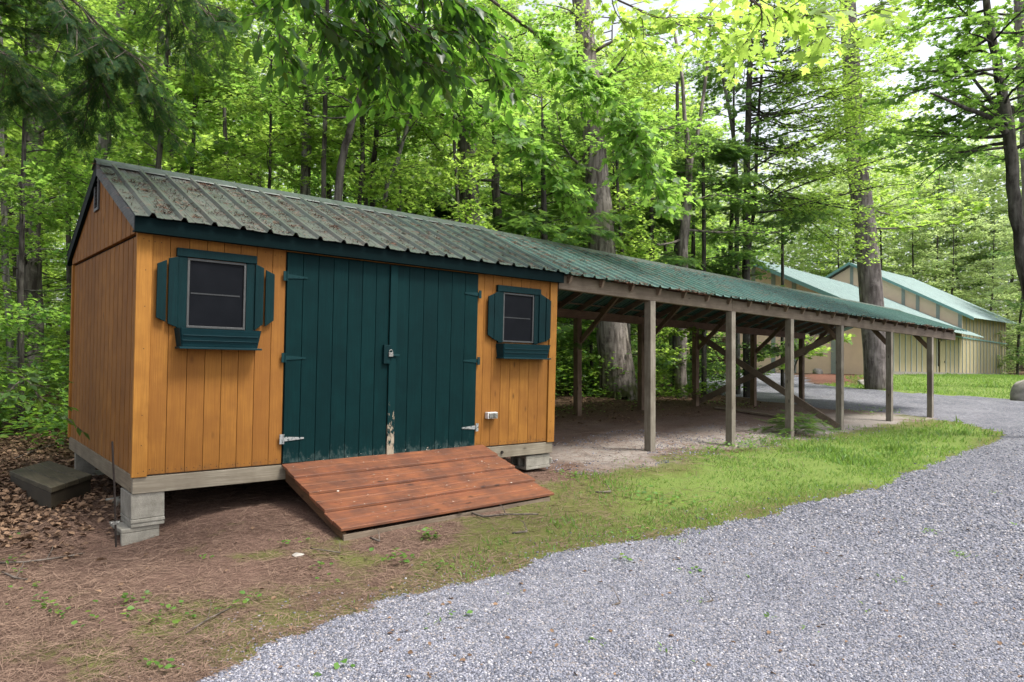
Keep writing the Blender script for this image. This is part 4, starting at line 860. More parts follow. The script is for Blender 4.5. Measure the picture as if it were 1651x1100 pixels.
# ================================================================== TREES
T_TW = (np.array([(0, -.5, -.3), (0, .5, -.3), (0, 0, .6), (1, -.25, -.15), (1, .25, -.15), (1, 0, .3)]), np.array([(0, 1, 4), (0, 4, 3), (1, 2, 5), (1, 5, 4), (2, 0, 3), (2, 3, 5)]))
def rotz(d, a): c, s = np.cos(a), np.sin(a); return np.stack([d[..., 0]*c-d[..., 1]*s, d[..., 0]*s+d[..., 1]*c, d[..., 2]], -1)
class Tree:
    def __init__(s, seed): s.R = np.random.default_rng(seed); s.mb = MB(); s.br = []; s.tw = []; s.lf = []
    def trunk(s, pts, rad, n=10, sub=4, wob=.02):
        P = np.array(pts, float); r = np.array(rad, float) if hasattr(rad, '__len__') else np.linspace(rad, rad*.45, len(P)); out = []; ro = []
        m = len(P)
        for i in range(m-1):
            p0, p1, p2, p3 = P[max(i-1, 0)], P[i], P[i+1], P[min(i+2, m-1)]
            for k in range(sub):
                t = k/sub; q = .5*((2*p1)+(-p0+p2)*t+(2*p0-5*p1+4*p2-p3)*t*t+(-p0+3*p1-3*p2+p3)*t**3)
                if 0 < i or k > 0: q = q+s.R.normal(0, wob, 3)*(r[i]*2+.02)*2
                out.append(q); ro.append(r[i]+(r[i+1]-r[i])*t)
        out.append(P[-1]); ro.append(r[-1]); s.mb.tube([tuple(q) for q in out], ro, n); return np.array(out), np.array(ro)
    def limb(s, start, d, Ln, r, sag=-.06, subs=3, keep=True, wob=.05, sides=5, tip=.12):
        d = np.array(d, float); d /= np.linalg.norm(d); n = 7; pts = []; w1 = s.R.normal(0, wob, 3); w2 = s.R.normal(0, wob, 3)
        for i in range(n+1): t = i/n; pts.append(start+d*Ln*t+np.array([0, 0, sag*Ln])*t*t+Ln*(w1*math.sin(t*3.1)+w2*math.sin(t*6.2)*.5))
        pts = np.array(pts); s.mb.tube([tuple(q) for q in pts], [r*(1-t*(1-tip)) for t in np.linspace(0, 1, n+1)], sides); s.br.append(pts)
        for k in range(subs):
            t = s.R.uniform(.2, .85); i = int(t*n); p = pts[i]; dd = pts[i+1]-pts[i]; dd /= np.linalg.norm(dd)
            a = s.R.uniform(.5, .95)*(1 if k % 2 else -1); nd = rotz(dd, a); nd[2] = dd[2]*.6+s.R.normal(0, .10)
            s.limb(p, nd, Ln*(1-t*.6)*s.R.uniform(.4, .65), r*.5*(1-t*.5), sag, 0, wob=wob, sides=4)
        return pts
    def twigs(s, step=.13, Lt=(.22, .5), t0=.18, perleaf=.055, up=.05):
        S0 = []; D0 = []
        for p in s.br:
            seg = np.diff(p, axis=0); L_ = np.linalg.norm(seg, axis=1); tot = L_.sum(); k = max(2, int(tot*(1-t0)/step)); tt = (t0+(1-t0)*(np.arange(k)+s.R.random(k))/k)*tot
            cum = np.r_[0, np.cumsum(L_)]; i = np.clip(np.searchsorted(cum, tt)-1, 0, len(L_)-1); f = (tt-cum[i])/L_[i]
            pos = p[i]+seg[i]*f[:, None]; dd = seg[i]/L_[i][:, None]
            sg = np.where(np.arange(k) % 2 == 0, 1, -1)*s.R.uniform(.5, 1.2, k); sg[-1] *= .1
            nd = rotz(dd, sg); nd[:, 2] = dd[:, 2]*.5+s.R.normal(up, .18, k); S0.append(pos); D0.append(nd/np.linalg.norm(nd, axis=1, keepdims=True))
        P = np.concatenate(S0); D = np.concatenate(D0); Ls = s.R.uniform(*Lt, len(P)); s.tp, s.td, s.tl = P, D, Ls
    def foliage(s, size=(.06, .11), per=9, tilt=.35, droop=-.1, spread=.03):
        N = len(s.tp); P = np.repeat(s.tp, per, 0); D = np.repeat(s.td, per, 0); Ls = np.repeat(s.tl, per); j = np.tile(np.arange(per), N)
        t = (j+.8+s.R.uniform(-.3, .3, N*per))/per; pos = P+D*(Ls*t)[:, None]+s.R.normal(0, spread, (N*per, 3))
        a = np.where(j % 2 == 0, 1, -1)*s.R.uniform(.3, 1.2, N*per)*np.where(j == per-1, .1, 1); d = rotz(D, a); d[:, 2] += droop+s.R.normal(0, .2, N*per)
        nr = s.R.normal(0, tilt, (N*per, 3)); nr[:, 2] += 1; return pos, d, nr, s.R.uniform(*size, N*per)
    def finish(s, name, label, cat, base, bark, lm, T, group=None, width=1., twigm='twig', fo={}, smooth=True, kind=None, trunkname='trunk', crown='crown'):
        e = empty(name, tuple(base), label=label, cat=cat, group=group); base = np.array(base, float)
        Vt = np.array([tuple(v) for v in s.mb.v])-base; Ft = np.array([(f[0], f[i], f[i+1]) for f in s.mb.f for i in range(1, len(f)-1)])
        if len(s.br):
            pos, d, nr, sz = s.foliage(**fo); leaves(crown, T, pos-base, d, nr, sz, MT[lm], e, width)
            tv, tf = T_TW; x, y, n = frames(s.td, s.R.normal(0, 1, s.td.shape)); rr = .006+.004*s.R.random(len(s.tp))
            Pp = (s.tp-base)[:, None]+tv[None, :, 0:1]*x[:, None]*s.tl[:, None, None]+(tv[None, :, 1:2]*y[:, None]+tv[None, :, 2:3]*n[:, None])*rr[:, None, None]
            Ft = np.r_[Ft, (tf[None]+(np.arange(len(Pp))*6)[:, None, None]).reshape(-1, 3)+len(Vt)]; Vt = np.r_[Vt, Pp.reshape(-1, 3)]
        npmesh(trunkname, Vt, Ft, MT[bark], e, smooth=True)
        return e
def along(P, f):
    i = min(int(f*(len(P)-1)), len(P)-2); t = f*(len(P)-1)-i; return P[i]*(1-t)+P[i+1]*t
def deciduous(seed, path, r, name, label, bark='bark_dark', lm='leaf_a', T=T_ST, n=13, f=(.3, .98), Ln=(1.2, 2.6), el=(.0, .5), size=(.055, .10), per=11, step=.14, group=None, sides=10, az=None, sag=-.06, forks=None, cat='tree', Lt=(.22, .5), subs=3, lr=.22, fo=None, wob=.03, ext=()):
    t = Tree(seed); P, ro = t.trunk(path, r, sides, wob=wob)
    if forks:
        for fp, fr in forks: t.trunk(fp, fr, 8)
    for k in range(n):
        ff = f[0]+(f[1]-f[0])*(k+t.R.random())/n; p = along(P, ff); rr = max(ro[min(int(ff*(len(ro)-1)), len(ro)-1)]*t.R.uniform(.25, .42), .010)
        a = t.R.uniform(0, 2*pi) if az is None else t.R.normal(az[0], az[1]); e = t.R.uniform(*el)
        t.limb(p, (cos(a)*cos(e), sin(a)*cos(e), sin(e)), t.R.uniform(*Ln)*(1-.35*(ff-f[0])/(1-f[0]+.01)), min(rr, .038), sag, subs, wob=.075)
    for ef, tg in ext: p = along(P, ef); t.limb(p, tg-p+np.array([0, 0, .25]), np.linalg.norm(tg-p), .02, -.05, 9, wob=.07)
    if n: t.twigs(step, Lt)
    return t.finish(name, label, cat, path[0], bark, lm, T, group, fo=dict(size=size, per=per, **(fo or {})))
def hemlock(seed, path, r, name, label, n=26, f=(.1, 1), Ln=(1.0, 2.2), lm='hem', size=(.14, .26), per=5, step=.12, group=None, bark='bark_dark', sag=-.16, cat='tree', az=None):
    t = Tree(seed); P, ro = t.trunk(path, r, 9)
    for k in range(n):
        ff = f[0]+(f[1]-f[0])*(k+t.R.random())/n; p = along(P, ff); a = t.R.uniform(0, 2*pi) if az is None else t.R.normal(*az)
        t.limb(p, (cos(a), sin(a), t.R.uniform(-.05, .3)), t.R.uniform(*Ln)*(1.1-.5*ff), .016, sag, 3, wob=.03)
    t.twigs(step, (.2, .45), .12, up=-.12); return t.finish(name, label, cat, path[0], bark, lm, T_HEM, group, fo=dict(size=size, per=per, tilt=.25, droop=-.22, spread=.02))
def pth(*q, ground=True):
    P = [at(*a) for a in q]
    if ground: P[0][2] = g(P[0][0], P[0][1])-.15
    return P
def lift(P, h):                       # extend a leaning line upward to height h
    d = P[-1]-P[-2]; d = d/max(d[2], .2); return P+[P[-1]+d*(h-P[-1][2])]

# --- big trunks -------------------------------------------------------
# flared oak behind the shelter
P = pth((1000, 640, 16.6), (985, 520, 16.6), (966, 330, 16.7), (955, 180, 16.8), (941, 40, 17)); P.insert(1, P[0]*.86+P[1]*.14)
t = Tree(3); tp, tr_ = t.trunk(P+[P[-1]+np.array([-.3, .2, 3.5])], [.56, .46, .365, .30, .265, .225, .14], 20, 5, .01)
for k in range(7):
    a = k*.9+.2; b0 = P[0]+np.array([cos(a)*.30, sin(a)*.30, .65]); e_ = P[0]+np.array([cos(a)*.50, sin(a)*.50, .06]); t.mb.tube([tuple(b0), tuple(b0*.6+e_*.4+np.array([0, 0, -.10])), tuple(e_), tuple(e_+np.array([cos(a), sin(a), -.55])*.35)], [.05, .075, .05, .02], 8)
for k, (f_, a, L_) in enumerate([(.55, 3.6, 3), (.62, -.5, 3), (.70, 2.9, 3.2), (.78, -.9, 3), (.85, 1.2, 3), (.9, 4.2, 3), (.48, -1.3, 2.4), (.66, -2.1, 3), (.75, .3, 3)]): t.limb(along(tp, f_), (cos(a), sin(a), .3), L_, .05, -.05, 5)
t.twigs(.14); t.finish('oak_tree', 'massive grey oak with flared mossy base behind the shelter', 'tree', P[0], 'bark_grey', 'leaf_a', T_ST, fo=dict(size=(.08, .13), per=9))
# pine beside the hall
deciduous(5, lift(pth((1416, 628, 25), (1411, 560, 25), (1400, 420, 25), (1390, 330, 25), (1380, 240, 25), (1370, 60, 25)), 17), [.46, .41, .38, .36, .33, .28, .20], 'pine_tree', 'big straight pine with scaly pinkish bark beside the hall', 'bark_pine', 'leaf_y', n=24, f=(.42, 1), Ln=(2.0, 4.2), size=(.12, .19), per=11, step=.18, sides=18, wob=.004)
# right edge tree
P = lift(pth((1712, 640, 13), (1672, 520, 13), (1647, 400, 13), (1634, 300, 13), (1626, 215, 13), (1615, 150, 13.1), (1596, 40, 13.3)), 8.2)
F1 = [at(1624, 215, 13), at(1600, 192, 12.8), at(1560, 175, 12.3), at(1500, 150, 11.8)]
F2 = [at(1626, 200, 13), at(1600, 165, 13.2), at(1580, 140, 13.6), at(1530, 80, 14)]
deciduous(6, P, [.14, .13, .12, .11, .105, .09, .075, .045], 'maple_tree', 'slender leaning maple with a dark fork at the right edge of the photo', 'bark_dark', 'leaf_a', n=36, f=(.5, 1), Ln=(1.5, 3.0), el=(-.15, .4), size=(.09, .14), per=11, forks=[(F1, [.07, .05, .035, .015]), (F2, [.06, .045, .03, .012])])
# far trunk at the frame edge
deciduous(7, lift(pth((1690, 640, 30), (1665, 400, 30), (1655, 200, 30), (1648, 60, 30)), 18), [.42, .36, .3, .26, .2], 'pine_tree', 'thick pinkish pine trunk rising behind the leaning maple at the right edge', 'bark_pine', 'leaf_p', n=10, f=(.6, 1), Ln=(2, 3.5), size=(.14, .2), step=.25, per=9)
# --- trunks seen above and beside the shed, named one by one
deciduous(10, lift(pth((48, 620, 17), (48, 450, 17), (50, 300, 17), (54, 120, 17)), 11), [.30, .27, .24, .21, .14], 'oak_tree', 'thick dark furrowed trunk in the woods left of the shed', 'bark_dark', 'leaf_a', n=9, f=(.15, 1), Ln=(1.6, 3))
deciduous(11, lift(pth((24, 625, 13), (10, 430, 13), (4, 250, 13), (2, 120, 13)), 8), [.07, .06, .05, .045, .03], 'young_tree', 'thin grey sapling trunk at the far left edge', 'bark_birch', 'leaf_a', n=9, f=(.15, 1), Ln=(1, 2))
deciduous(12, lift(pth((140, 560, 14), (160, 300, 14), (172, 200, 14), (185, 90, 14), (193, 30, 14)), 9), [.15, .13, .11, .10, .085, .06], 'maple_tree', 'dark leaning trunk with pale patches above the ridge end of the shed', 'bark_birch', 'leaf_a', n=12, f=(.35, 1), Ln=(1.4, 2.8))
deciduous(13, lift(pth((250, 560, 17), (254, 280, 17), (256, 120, 17), (260, 30, 17)), 10), [.10, .09, .08, .07, .04], 'maple_tree', 'thin straight trunk with forked stems above the left part of the shed roof', 'bark_birch', 'leaf_y', n=12, f=(.3, 1), Ln=(1.4, 2.8))
deciduous(14, lift(pth((493, 560, 13), (494, 310, 13), (495, 180, 13), (497, 20, 13)), 8.5), [.10, .092, .088, .08, .06], 'birch_tree', 'straight pale birch trunk above the middle of the shed roof', 'bark_birch', 'leaf_a', n=9, f=(.45, 1), Ln=(1.2, 2.6))
deciduous(15, lift(pth((519, 560, 12), (521, 310, 12), (525, 160, 12), (527, 30, 12)), 8), [.05, .043, .038, .035, .025], 'young_tree', 'pencil thin dark trunk just right of the pale birch', 'bark_dark', 'leaf_a', n=8, f=(.4, 1), Ln=(1, 2))
deciduous(16, lift(pth((530, 560, 11.5), (546, 315, 11.5), (562, 220, 11.5), (578, 160, 11.5), (600, 60, 11.5)), 7.5), [.075, .065, .06, .052, .045, .03], 'young_tree', 'dark trunk leaning right behind the shed ridge', 'bark_dark', 'leaf_a', n=10, f=(.5, 1), Ln=(1.2, 2.4))
deciduous(17, lift(pth((597, 560, 14), (600, 330, 14), (606, 220, 14), (612, 120, 14)), 9), [.06, .055, .05, .04, .03], 'young_tree', 'thin mottled trunk between the leaning tree and the slanting saplings', 'bark_dark', 'leaf_a', n=9, f=(.4, 1), Ln=(1, 2.2))
deciduous(18, lift(pth((590, 500, 13), (618, 335, 13), (640, 260, 13), (668, 170, 13), (700, 100, 13)), 8), [.05, .042, .036, .03, .025, .015], 'young_tree', 'slender sapling slanting right above the shed ridge', 'bark_birch', 'leaf_a', n=8, f=(.4, 1), Ln=(1, 2.2))
deciduous(19, lift(pth((642, 560, 15), (643, 340, 15), (642, 240, 15), (645, 120, 15)), 9), [.06, .052, .046, .04, .03], 'young_tree', 'thin upright trunk right of the slanting sapling', 'bark_birch', 'leaf_y', n=9, f=(.4, 1), Ln=(1, 2.2))
deciduous(20, lift(pth((762, 600, 15), (758, 360, 15), (750, 240, 15), (744, 150, 15), (740, 40, 15)), 10), [.27, .235, .22, .20, .18, .12], 'oak_tree', 'thick dark shaded trunk behind the shed ridge above the right window', 'bark_dark', 'leaf_a', n=12, f=(.35, 1), Ln=(1.6, 3))
deciduous(21, lift(pth((805, 600, 17), (803, 375, 17), (799, 280, 17), (797, 180, 17)), 10), [.13, .115, .10, .09, .06], 'oak_tree', 'dark trunk half as thick standing right of the shaded oak', 'bark_dark', 'leaf_a', n=10, f=(.3, 1), Ln=(1.4, 2.6))
F1 = [at(1113, 255, 18.5), at(1104, 190, 18.5), at(1098, 110, 18.5), at(1080, 20, 18.9)]; F2 = [at(1114, 262, 18.5), at(1128, 195, 18.5), at(1140, 110, 18.5), at(1146, 20, 18.3)]
deciduous(22, pth((1098, 645, 18.5), (1100, 520, 18.5), (1102, 400, 18.5), (1106, 330, 18.5), (1113, 255, 18.5)), [.16, .145, .135, .125, .10], 'maple_tree', 'grey trunk forking in a Y above the middle of the shelter roof', 'bark_grey', 'leaf_a', n=12, f=(.5, 1), Ln=(1.4, 2.8), forks=[(F1, [.07, .055, .045, .03]), (F2, [.065, .05, .04, .03])])
deciduous(23, lift(pth((1088, 645, 20.5), (1090, 450, 20.5), (1092, 300, 20.5), (1092, 150, 20.5)), 9), [.08, .07, .06, .05, .03], 'young_tree', 'thin dark trunk just left of the Y shaped tree', 'bark_dark', 'leaf_b', n=6, f=(.4, 1), Ln=(1, 2))
deciduous(24, lift(pth((1206, 650, 20.5), (1203, 440, 20.5), (1204, 300, 20.5), (1207, 160, 20.5), (1210, 40, 20.5)), 11.5), [.14, .12, .10, .085, .07, .03], 'maple_tree', 'dark straight trunk with a paler twin above the middle of the shelter', 'bark_dark', 'leaf_y', n=44, f=(.33, .99), Ln=(2.4, 6.0), el=(.0, .35), az=(-.75, .55), size=(.065, .105), per=8, subs=5, ext=[(.50, at(1430, 330, 20.5)), (.55, at(1455, 270, 20.5)), (.45, at(1425, 385, 21.0)), (.62, at(1475, 200, 20.5)), (.7, at(1420, 130, 20.5)), (.38, at(1390, 425, 20.7)), (.58, at(1390, 215, 21.0)), (.42, at(1340, 400, 20.5))], forks=[([at(1208, 400, 20.5), at(1216, 330, 20.8), at(1222, 200, 20.7), at(1232, 60, 20.6)], [.06, .055, .045, .03])])
deciduous(25, lift(pth((1190, 560, 22), (1186, 280, 22), (1176, 180, 22), (1158, 90, 22)), 10), [.08, .07, .055, .045, .02], 'young_tree', 'thin pale trunk curving left beside the twin trunk', 'bark_birch', 'leaf_a', n=5, f=(.5, 1), Ln=(1.2, 2.4))
hemlock(30, lift(pth((1135, 640, 19.5), (1135, 400, 19.5), (1134, 250, 19.5)), 6.8), [.08, .06, .04, .01], 'hemlock_tree', 'dark hemlock beside the Y shaped tree above the shelter', n=22, f=(.2, .98), Ln=(1.0, 2.2))
hemlock(31, lift(pth((1262, 640, 23), (1262, 420, 23), (1262, 330, 23)), 5.6), [.07, .05, .03, .01], 'hemlock_tree', 'small hemlock hanging over the right half of the shelter roof', n=16, f=(.5, .98), Ln=(.9, 1.9), lm='hem')
hemlock(32, lift(pth((880, 620, 16), (878, 400, 16), (876, 300, 16)), 7), [.10, .08, .06, .01], 'hemlock_tree', 'dense shaded hemlock behind the shelter left of the oak', n=26, f=(.12, .98), Ln=(1.0, 2.3), lm='hem')
hemlock(33, lift(pth((1050, 610, 19), (1050, 400, 19), (1050, 300, 19)), 6.5), [.09, .07, .05, .01], 'hemlock_tree', 'shaded hemlock behind the shelter right of the oak', n=22, f=(.12, .98), Ln=(1.0, 2.3), lm='hem')
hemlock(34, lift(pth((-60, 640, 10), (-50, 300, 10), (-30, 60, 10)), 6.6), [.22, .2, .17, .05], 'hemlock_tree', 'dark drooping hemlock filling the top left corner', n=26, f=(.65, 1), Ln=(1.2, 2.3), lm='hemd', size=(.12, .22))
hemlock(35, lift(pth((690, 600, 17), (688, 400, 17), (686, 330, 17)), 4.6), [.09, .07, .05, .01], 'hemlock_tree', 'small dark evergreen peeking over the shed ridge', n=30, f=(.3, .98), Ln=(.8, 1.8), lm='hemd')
# --- leafy saplings at the hall side and under the shelter
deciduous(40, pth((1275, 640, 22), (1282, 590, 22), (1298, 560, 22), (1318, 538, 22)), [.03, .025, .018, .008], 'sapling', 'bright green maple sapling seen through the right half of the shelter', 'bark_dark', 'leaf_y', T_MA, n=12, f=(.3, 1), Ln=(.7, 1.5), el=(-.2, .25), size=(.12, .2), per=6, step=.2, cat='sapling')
def fern_seed():
    x, y = gp(1283, 700); z = g(x, y); t = Tree(50)
    t.mb.tube([(x, y, z-.02), (x+.01, y, z+.22), (x, y+.01, z+.42)], [.008, .006, .003], 6)
    for k in range(15):
        a = k*2.4; h = .05+.35*k/15; t.limb(np.array([x, y, z+h]), (cos(a), sin(a), .25), (.68)*(1.15-k/17), .004, -.2, 0, wob=.01, sides=4)
    t.twigs(.05, (.08, .16), .1, up=-.05); t.finish('hemlock_seedling', 'little feathery hemlock seedling growing beside a front post of the shelter', 'seedling', (x, y, z), 'twig', 'fern', T_HEM, fo=dict(size=(.09, .15), per=3, tilt=.2, droop=-.1, spread=.005))
fern_seed()

# --- overhanging limbs near the camera ---------------------------------
def bough(seed, pts, rad, name, label, lm, T, step, Lt, per, size, subs=4, subL=(.5, 1.0), width=1., droop=-.25, tilt=.4, up=0, bark='twig', cat='branch', spread=.02, az=.9, sdrop=0.):
    t = Tree(seed); P, ro = t.trunk([at(*q) for q in pts], rad, 7, 4, .01); t.br.append(P)
    for k in range(subs):
        f_ = .15+.83*(k+t.R.random())/subs; p = along(P, f_); q = along(P, min(f_+.05, 1)); dd = q-p; dd = dd/(np.linalg.norm(dd)+1e-6) if np.linalg.norm(dd) > 1e-6 else P[-1]-P[-2]
        nd = rotz(dd, (az if k % 2 else -az)*t.R.uniform(.5, 1.2)); nd[2] += t.R.normal(sdrop, .15); t.limb(p, nd, t.R.uniform(*subL), .008, -.12, 2, wob=.04)
    t.twigs(step, Lt, .05, up=up); return t.finish(name, label, cat, P[0], bark, lm, T, None, width, fo=dict(size=size, per=per, tilt=tilt, droop=droop, spread=spread), trunkname='limb', crown='leaves')
bough(60, [(385, -110, 4.3), (440, -40, 4.5), (500, 15, 4.7), (580, 60, 4.9), (640, 95, 5.1)], [.013, .011, .009, .007, .003], 'overhanging_branch', 'dark beech branch hanging in front at the top, its tip above the shed ridge', 'leaf_d', T_OV, .085, (.15, .30), 6, (.07, .13), 7, (.3, .55), droop=-.4, up=-.2, sdrop=-.12)
bough(61, [(600, -150, 4.8), (640, -90, 4.8), (690, -40, 4.9), (730, 10, 5.1), (765, 65, 5.3)], [.013, .011, .009, .007, .003], 'overhanging_branch', 'dark beech branch hanging at the top centre right of the other beech branch', 'leaf_d', T_OV, .085, (.15, .30), 6, (.07, .13), 7, (.3, .6), droop=-.4, up=-.2, sdrop=-.12)
bough(65, [(500, -130, 4.6), (540, -80, 4.6), (580, -30, 4.7), (630, 20, 4.8), (690, 60, 5.0)], [.013, .011, .009, .007, .003], 'overhanging_branch', 'middle one of the three dark beech branches at the top', 'leaf_d', T_OV, .085, (.15, .30), 6, (.07, .13), 7, (.3, .55), droop=-.4, up=-.2, sdrop=-.12)
bough(62, [(1150, -80, 4.8), (1190, -20, 5), (1240, 20, 5.2), (1300, 45, 5.3), (1360, 40, 5.5)], [.012, .01, .008, .006, .003], 'overhanging_branch', 'large leaved bright maple branch hanging into the top right', 'leaf_y', T_MA, .13, (.15, .3), 3, (.09, .13), 5, (.3, .5), droop=-.3, up=-.1)
bough(63, [(880, -80, 8), (960, -20, 8), (1040, 20, 8), (1110, 45, 8.2), (1170, 65, 8.4)], [.016, .013, .01, .007, .003], 'overhanging_branch', 'yellow green maple branch at the top right of centre', 'leaf_y', T_MA, .13, (.2, .4), 5, (.08, .13), 8, (.6, 1.1), droop=-.15)
bough(64, [(560, 30, 11), (660, 90, 11), (760, 160, 11), (840, 220, 11), (900, 275, 11)], [.03, .024, .018, .012, .004], 'maple_branch', 'leafy maple bough arching down over the shed ridge toward the oak', 'leaf_a', T_MA, .13, (.2, .45), 6, (.09, .15), 18, (.6, 1.3), droop=-.15)
bough(66, [(780, -10, 11.5), (870, 60, 11.5), (950, 120, 11.3), (1010, 190, 11.2), (1050, 250, 11)], [.03, .024, .018, .012, .004], 'maple_branch', 'leafy maple bough hanging in front of the upper oak trunk', 'leaf_a', T_MA, .14, (.2, .45), 6, (.09, .15), 24, (.6, 1.4), droop=-.15)
bough(67, [(20, -60, 6), (90, -20, 6), (150, 30, 6.2), (170, 70, 6.4), (185, 100, 6.6)], [.018, .014, .011, .008, .003], 'hemlock_branch', 'dark drooping hemlock bough at the top left', 'hemd', T_HEM, .08, (.2, .4), 5, (.08, .15), 10, (.4, .9), droop=-.5, up=-.3, tilt=.3, sdrop=-.3)
bough(68, [(160, -90, 6), (230, -50, 6.2), (290, -10, 6.4), (345, 15, 6.6)], [.015, .012, .008, .003], 'hemlock_branch', 'hemlock twigs dangling from the top edge left of the beech branches', 'hemd', T_HEM, .09, (.2, .4), 5, (.08, .15), 6, (.3, .7), droop=-.5, up=-.3, tilt=.3, sdrop=-.2)
bough(69, [(-80, 30, 6), (-30, 60, 6.2), (20, 100, 6.4), (60, 140, 6.7)], [.015, .012, .008, .003], 'hemlock_branch', 'lowest dark hemlock bough at the left edge', 'hemd', T_HEM, .09, (.2, .4), 5, (.08, .15), 7, (.3, .8), droop=-.5, up=-.25, tilt=.3, sdrop=-.2)
bough(70, [(-40, 560, 7), (0, 590, 6.8), (40, 610, 6.6), (62, 640, 6.5)], [.01, .008, .005, .002], 'maple_branch', 'low leafy twig reaching in at the left edge above the leaf litter', 'fern', T_OV, .09, (.12, .25), 5, (.07, .11), 4, (.2, .4), droop=-.1)

# --- woods behind: a few trees built once, then copied one by one
def proto(seed, kind):
    t = Tree(seed); h = 9
    if kind == 'ever':
        P, ro = t.trunk([(0, 0, -.3), (.1, 0, 3), (0, .1, 6), (0, 0, 10)], [.16, .13, .09, .02], 8)
        for k in range(60): ff = .12+.86*(k+.5)/60; a = t.R.uniform(0, 2*pi); t.limb(along(P, ff), (cos(a), sin(a), .1), (2.6-1.9*ff)*t.R.uniform(.7, 1.1), .014, -.15, 2, wob=.03, sides=3)
        t.twigs(.16, (.2, .5), .1, up=-.1); return t, 'hem', T_HEM, dict(size=(.2, .34), per=3, tilt=.25, droop=-.2)
    lean = t.R.uniform(-.6, .6, 2)
    P, ro = t.trunk([(0, 0, -.3), (lean[0]*.3, lean[1]*.3, 3), (lean[0], lean[1], 6), (lean[0]*1.4, lean[1], 9), (lean[0]*1.5, lean[1]*1.3, 12)], [.10, .085, .07, .045, .015], 8)
    for k in range(40): ff = .05+.94*(k+.5)/40; a = t.R.uniform(0, 2*pi); e = t.R.uniform(0, .5); t.limb(along(P, ff), (cos(a)*cos(e), sin(a)*cos(e), sin(e)), t.R.uniform(1.6, 3.2), .022, -.07, 4, wob=.06, sides=3)
    t.twigs(.20, (.3, .6), .12); return t, 'leaf_a', T_ST, dict(size=(.10, .17), per=11, tilt=.38, spread=.05)
protos = []
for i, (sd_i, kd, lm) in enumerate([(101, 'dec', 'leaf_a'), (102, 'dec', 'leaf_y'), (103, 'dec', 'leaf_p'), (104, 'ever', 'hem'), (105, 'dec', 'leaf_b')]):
    t, l0, T, fo = proto(sd_i, kd); nm = 'evergreen_tree' if kd == 'ever' else 'broadleaf_tree'
    lab = ['mid green broadleaf tree standing deep in the woods', 'sunlit yellow green broadleaf tree deep in the woods', 'pale green broadleaf tree at the wood edge behind the hall', 'dark evergreen standing deep in the woods', 'cool green broadleaf tree deep in the woods'][i]
    grp = ['mid green trees of the background woods', 'sunlit trees of the background woods', 'pale trees behind the hall', 'evergreens of the background woods', 'cool green trees of the background woods'][i]
    e = t.finish(nm, lab, 'tree', (0, 0, 0), 'bark_dark', lm, T, grp, fo=fo); protos.append([e, list(e.children), False])
def place(i, x, y, s, rz, zs=1.0):
    e, ch, used_ = protos[i]
    if not used_: o = e; protos[i][2] = True
    else:
        o = e.copy(); COL.objects.link(o)
        for c in ch: k = c.copy(); COL.objects.link(k); k.parent = o
    o.location = (x, y, g(x, y)-.1); o.rotation_euler = (0, 0, rz); o.scale = (s, s, s*zs)
pr = random.Random(5)
def row(n, px0, px1, d0, d1, kinds, s=(.9, 1.3), zs=1.):
    for k in range(n):
        px = px0+(px1-px0)*(k+pr.random())/n; d = pr.uniform(d0, d1); p = at(px, 571, d); sc = pr.uniform(*s); place(pr.choice(kinds), p[0], p[1], sc, pr.uniform(0, 6.28), zs)
row(11, -80, 780, 19, 24, [0, 1, 1, 0, 1], (.75, 1.0))
row(6, 150, 780, 12.5, 15.5, [0, 1, 4, 1], (.5, .68), 1.25)
row(4, 860, 1060, 17, 20, [0, 4, 1], (.5, .65), 1.1)
row(2, -60, 70, 11, 14, [0, 1], (.45, .55), 1.2)
row(9, -120, 900, 26, 34, [1, 1, 0, 4], (1.0, 1.4))
row(7, -150, 1000, 38, 52, [1, 0, 1, 2], (1.6, 2.2))
row(6, 830, 1180, 21, 28, [1, 0, 4, 0], (.8, 1.1))
row(6, 860, 1180, 30, 42, [0, 1, 1], (1.0, 1.3))
row(3, 1080, 1180, 50, 60, [0, 2], (1.0, 1.3))
for px, d, s, k in [(1470, 86, 1.7, 2), (1530, 84, 1.6, 2), (1420, 88, 1.9, 2), (1590, 82, 1.5, 2), (1640, 66, 1.3, 2), (1690, 60, 1.5, 4), (1655, 76, 1.9, 2), (1500, 96, 2.3, 2), (1560, 98, 2.3, 4), (1620, 95, 2.5, 2), (1350, 92, 1.7, 4), (1700, 90, 2.4, 2), (1385, 96, 2.2, 2)]:
    p = at(px, 571, d); place(k, p[0], p[1], s, pr.uniform(0, 6.28))
for px, d, s in [(1120, 24, .8), (905, 27, .9), (420, 30, 1.1)]:
    p = at(px, 571, d); place(3, p[0], p[1], s, pr.uniform(0, 6.28))
for e, ch, used_ in protos:
    if not used_:
        for o in [*ch, e]: bpy.data.objects.remove(o)
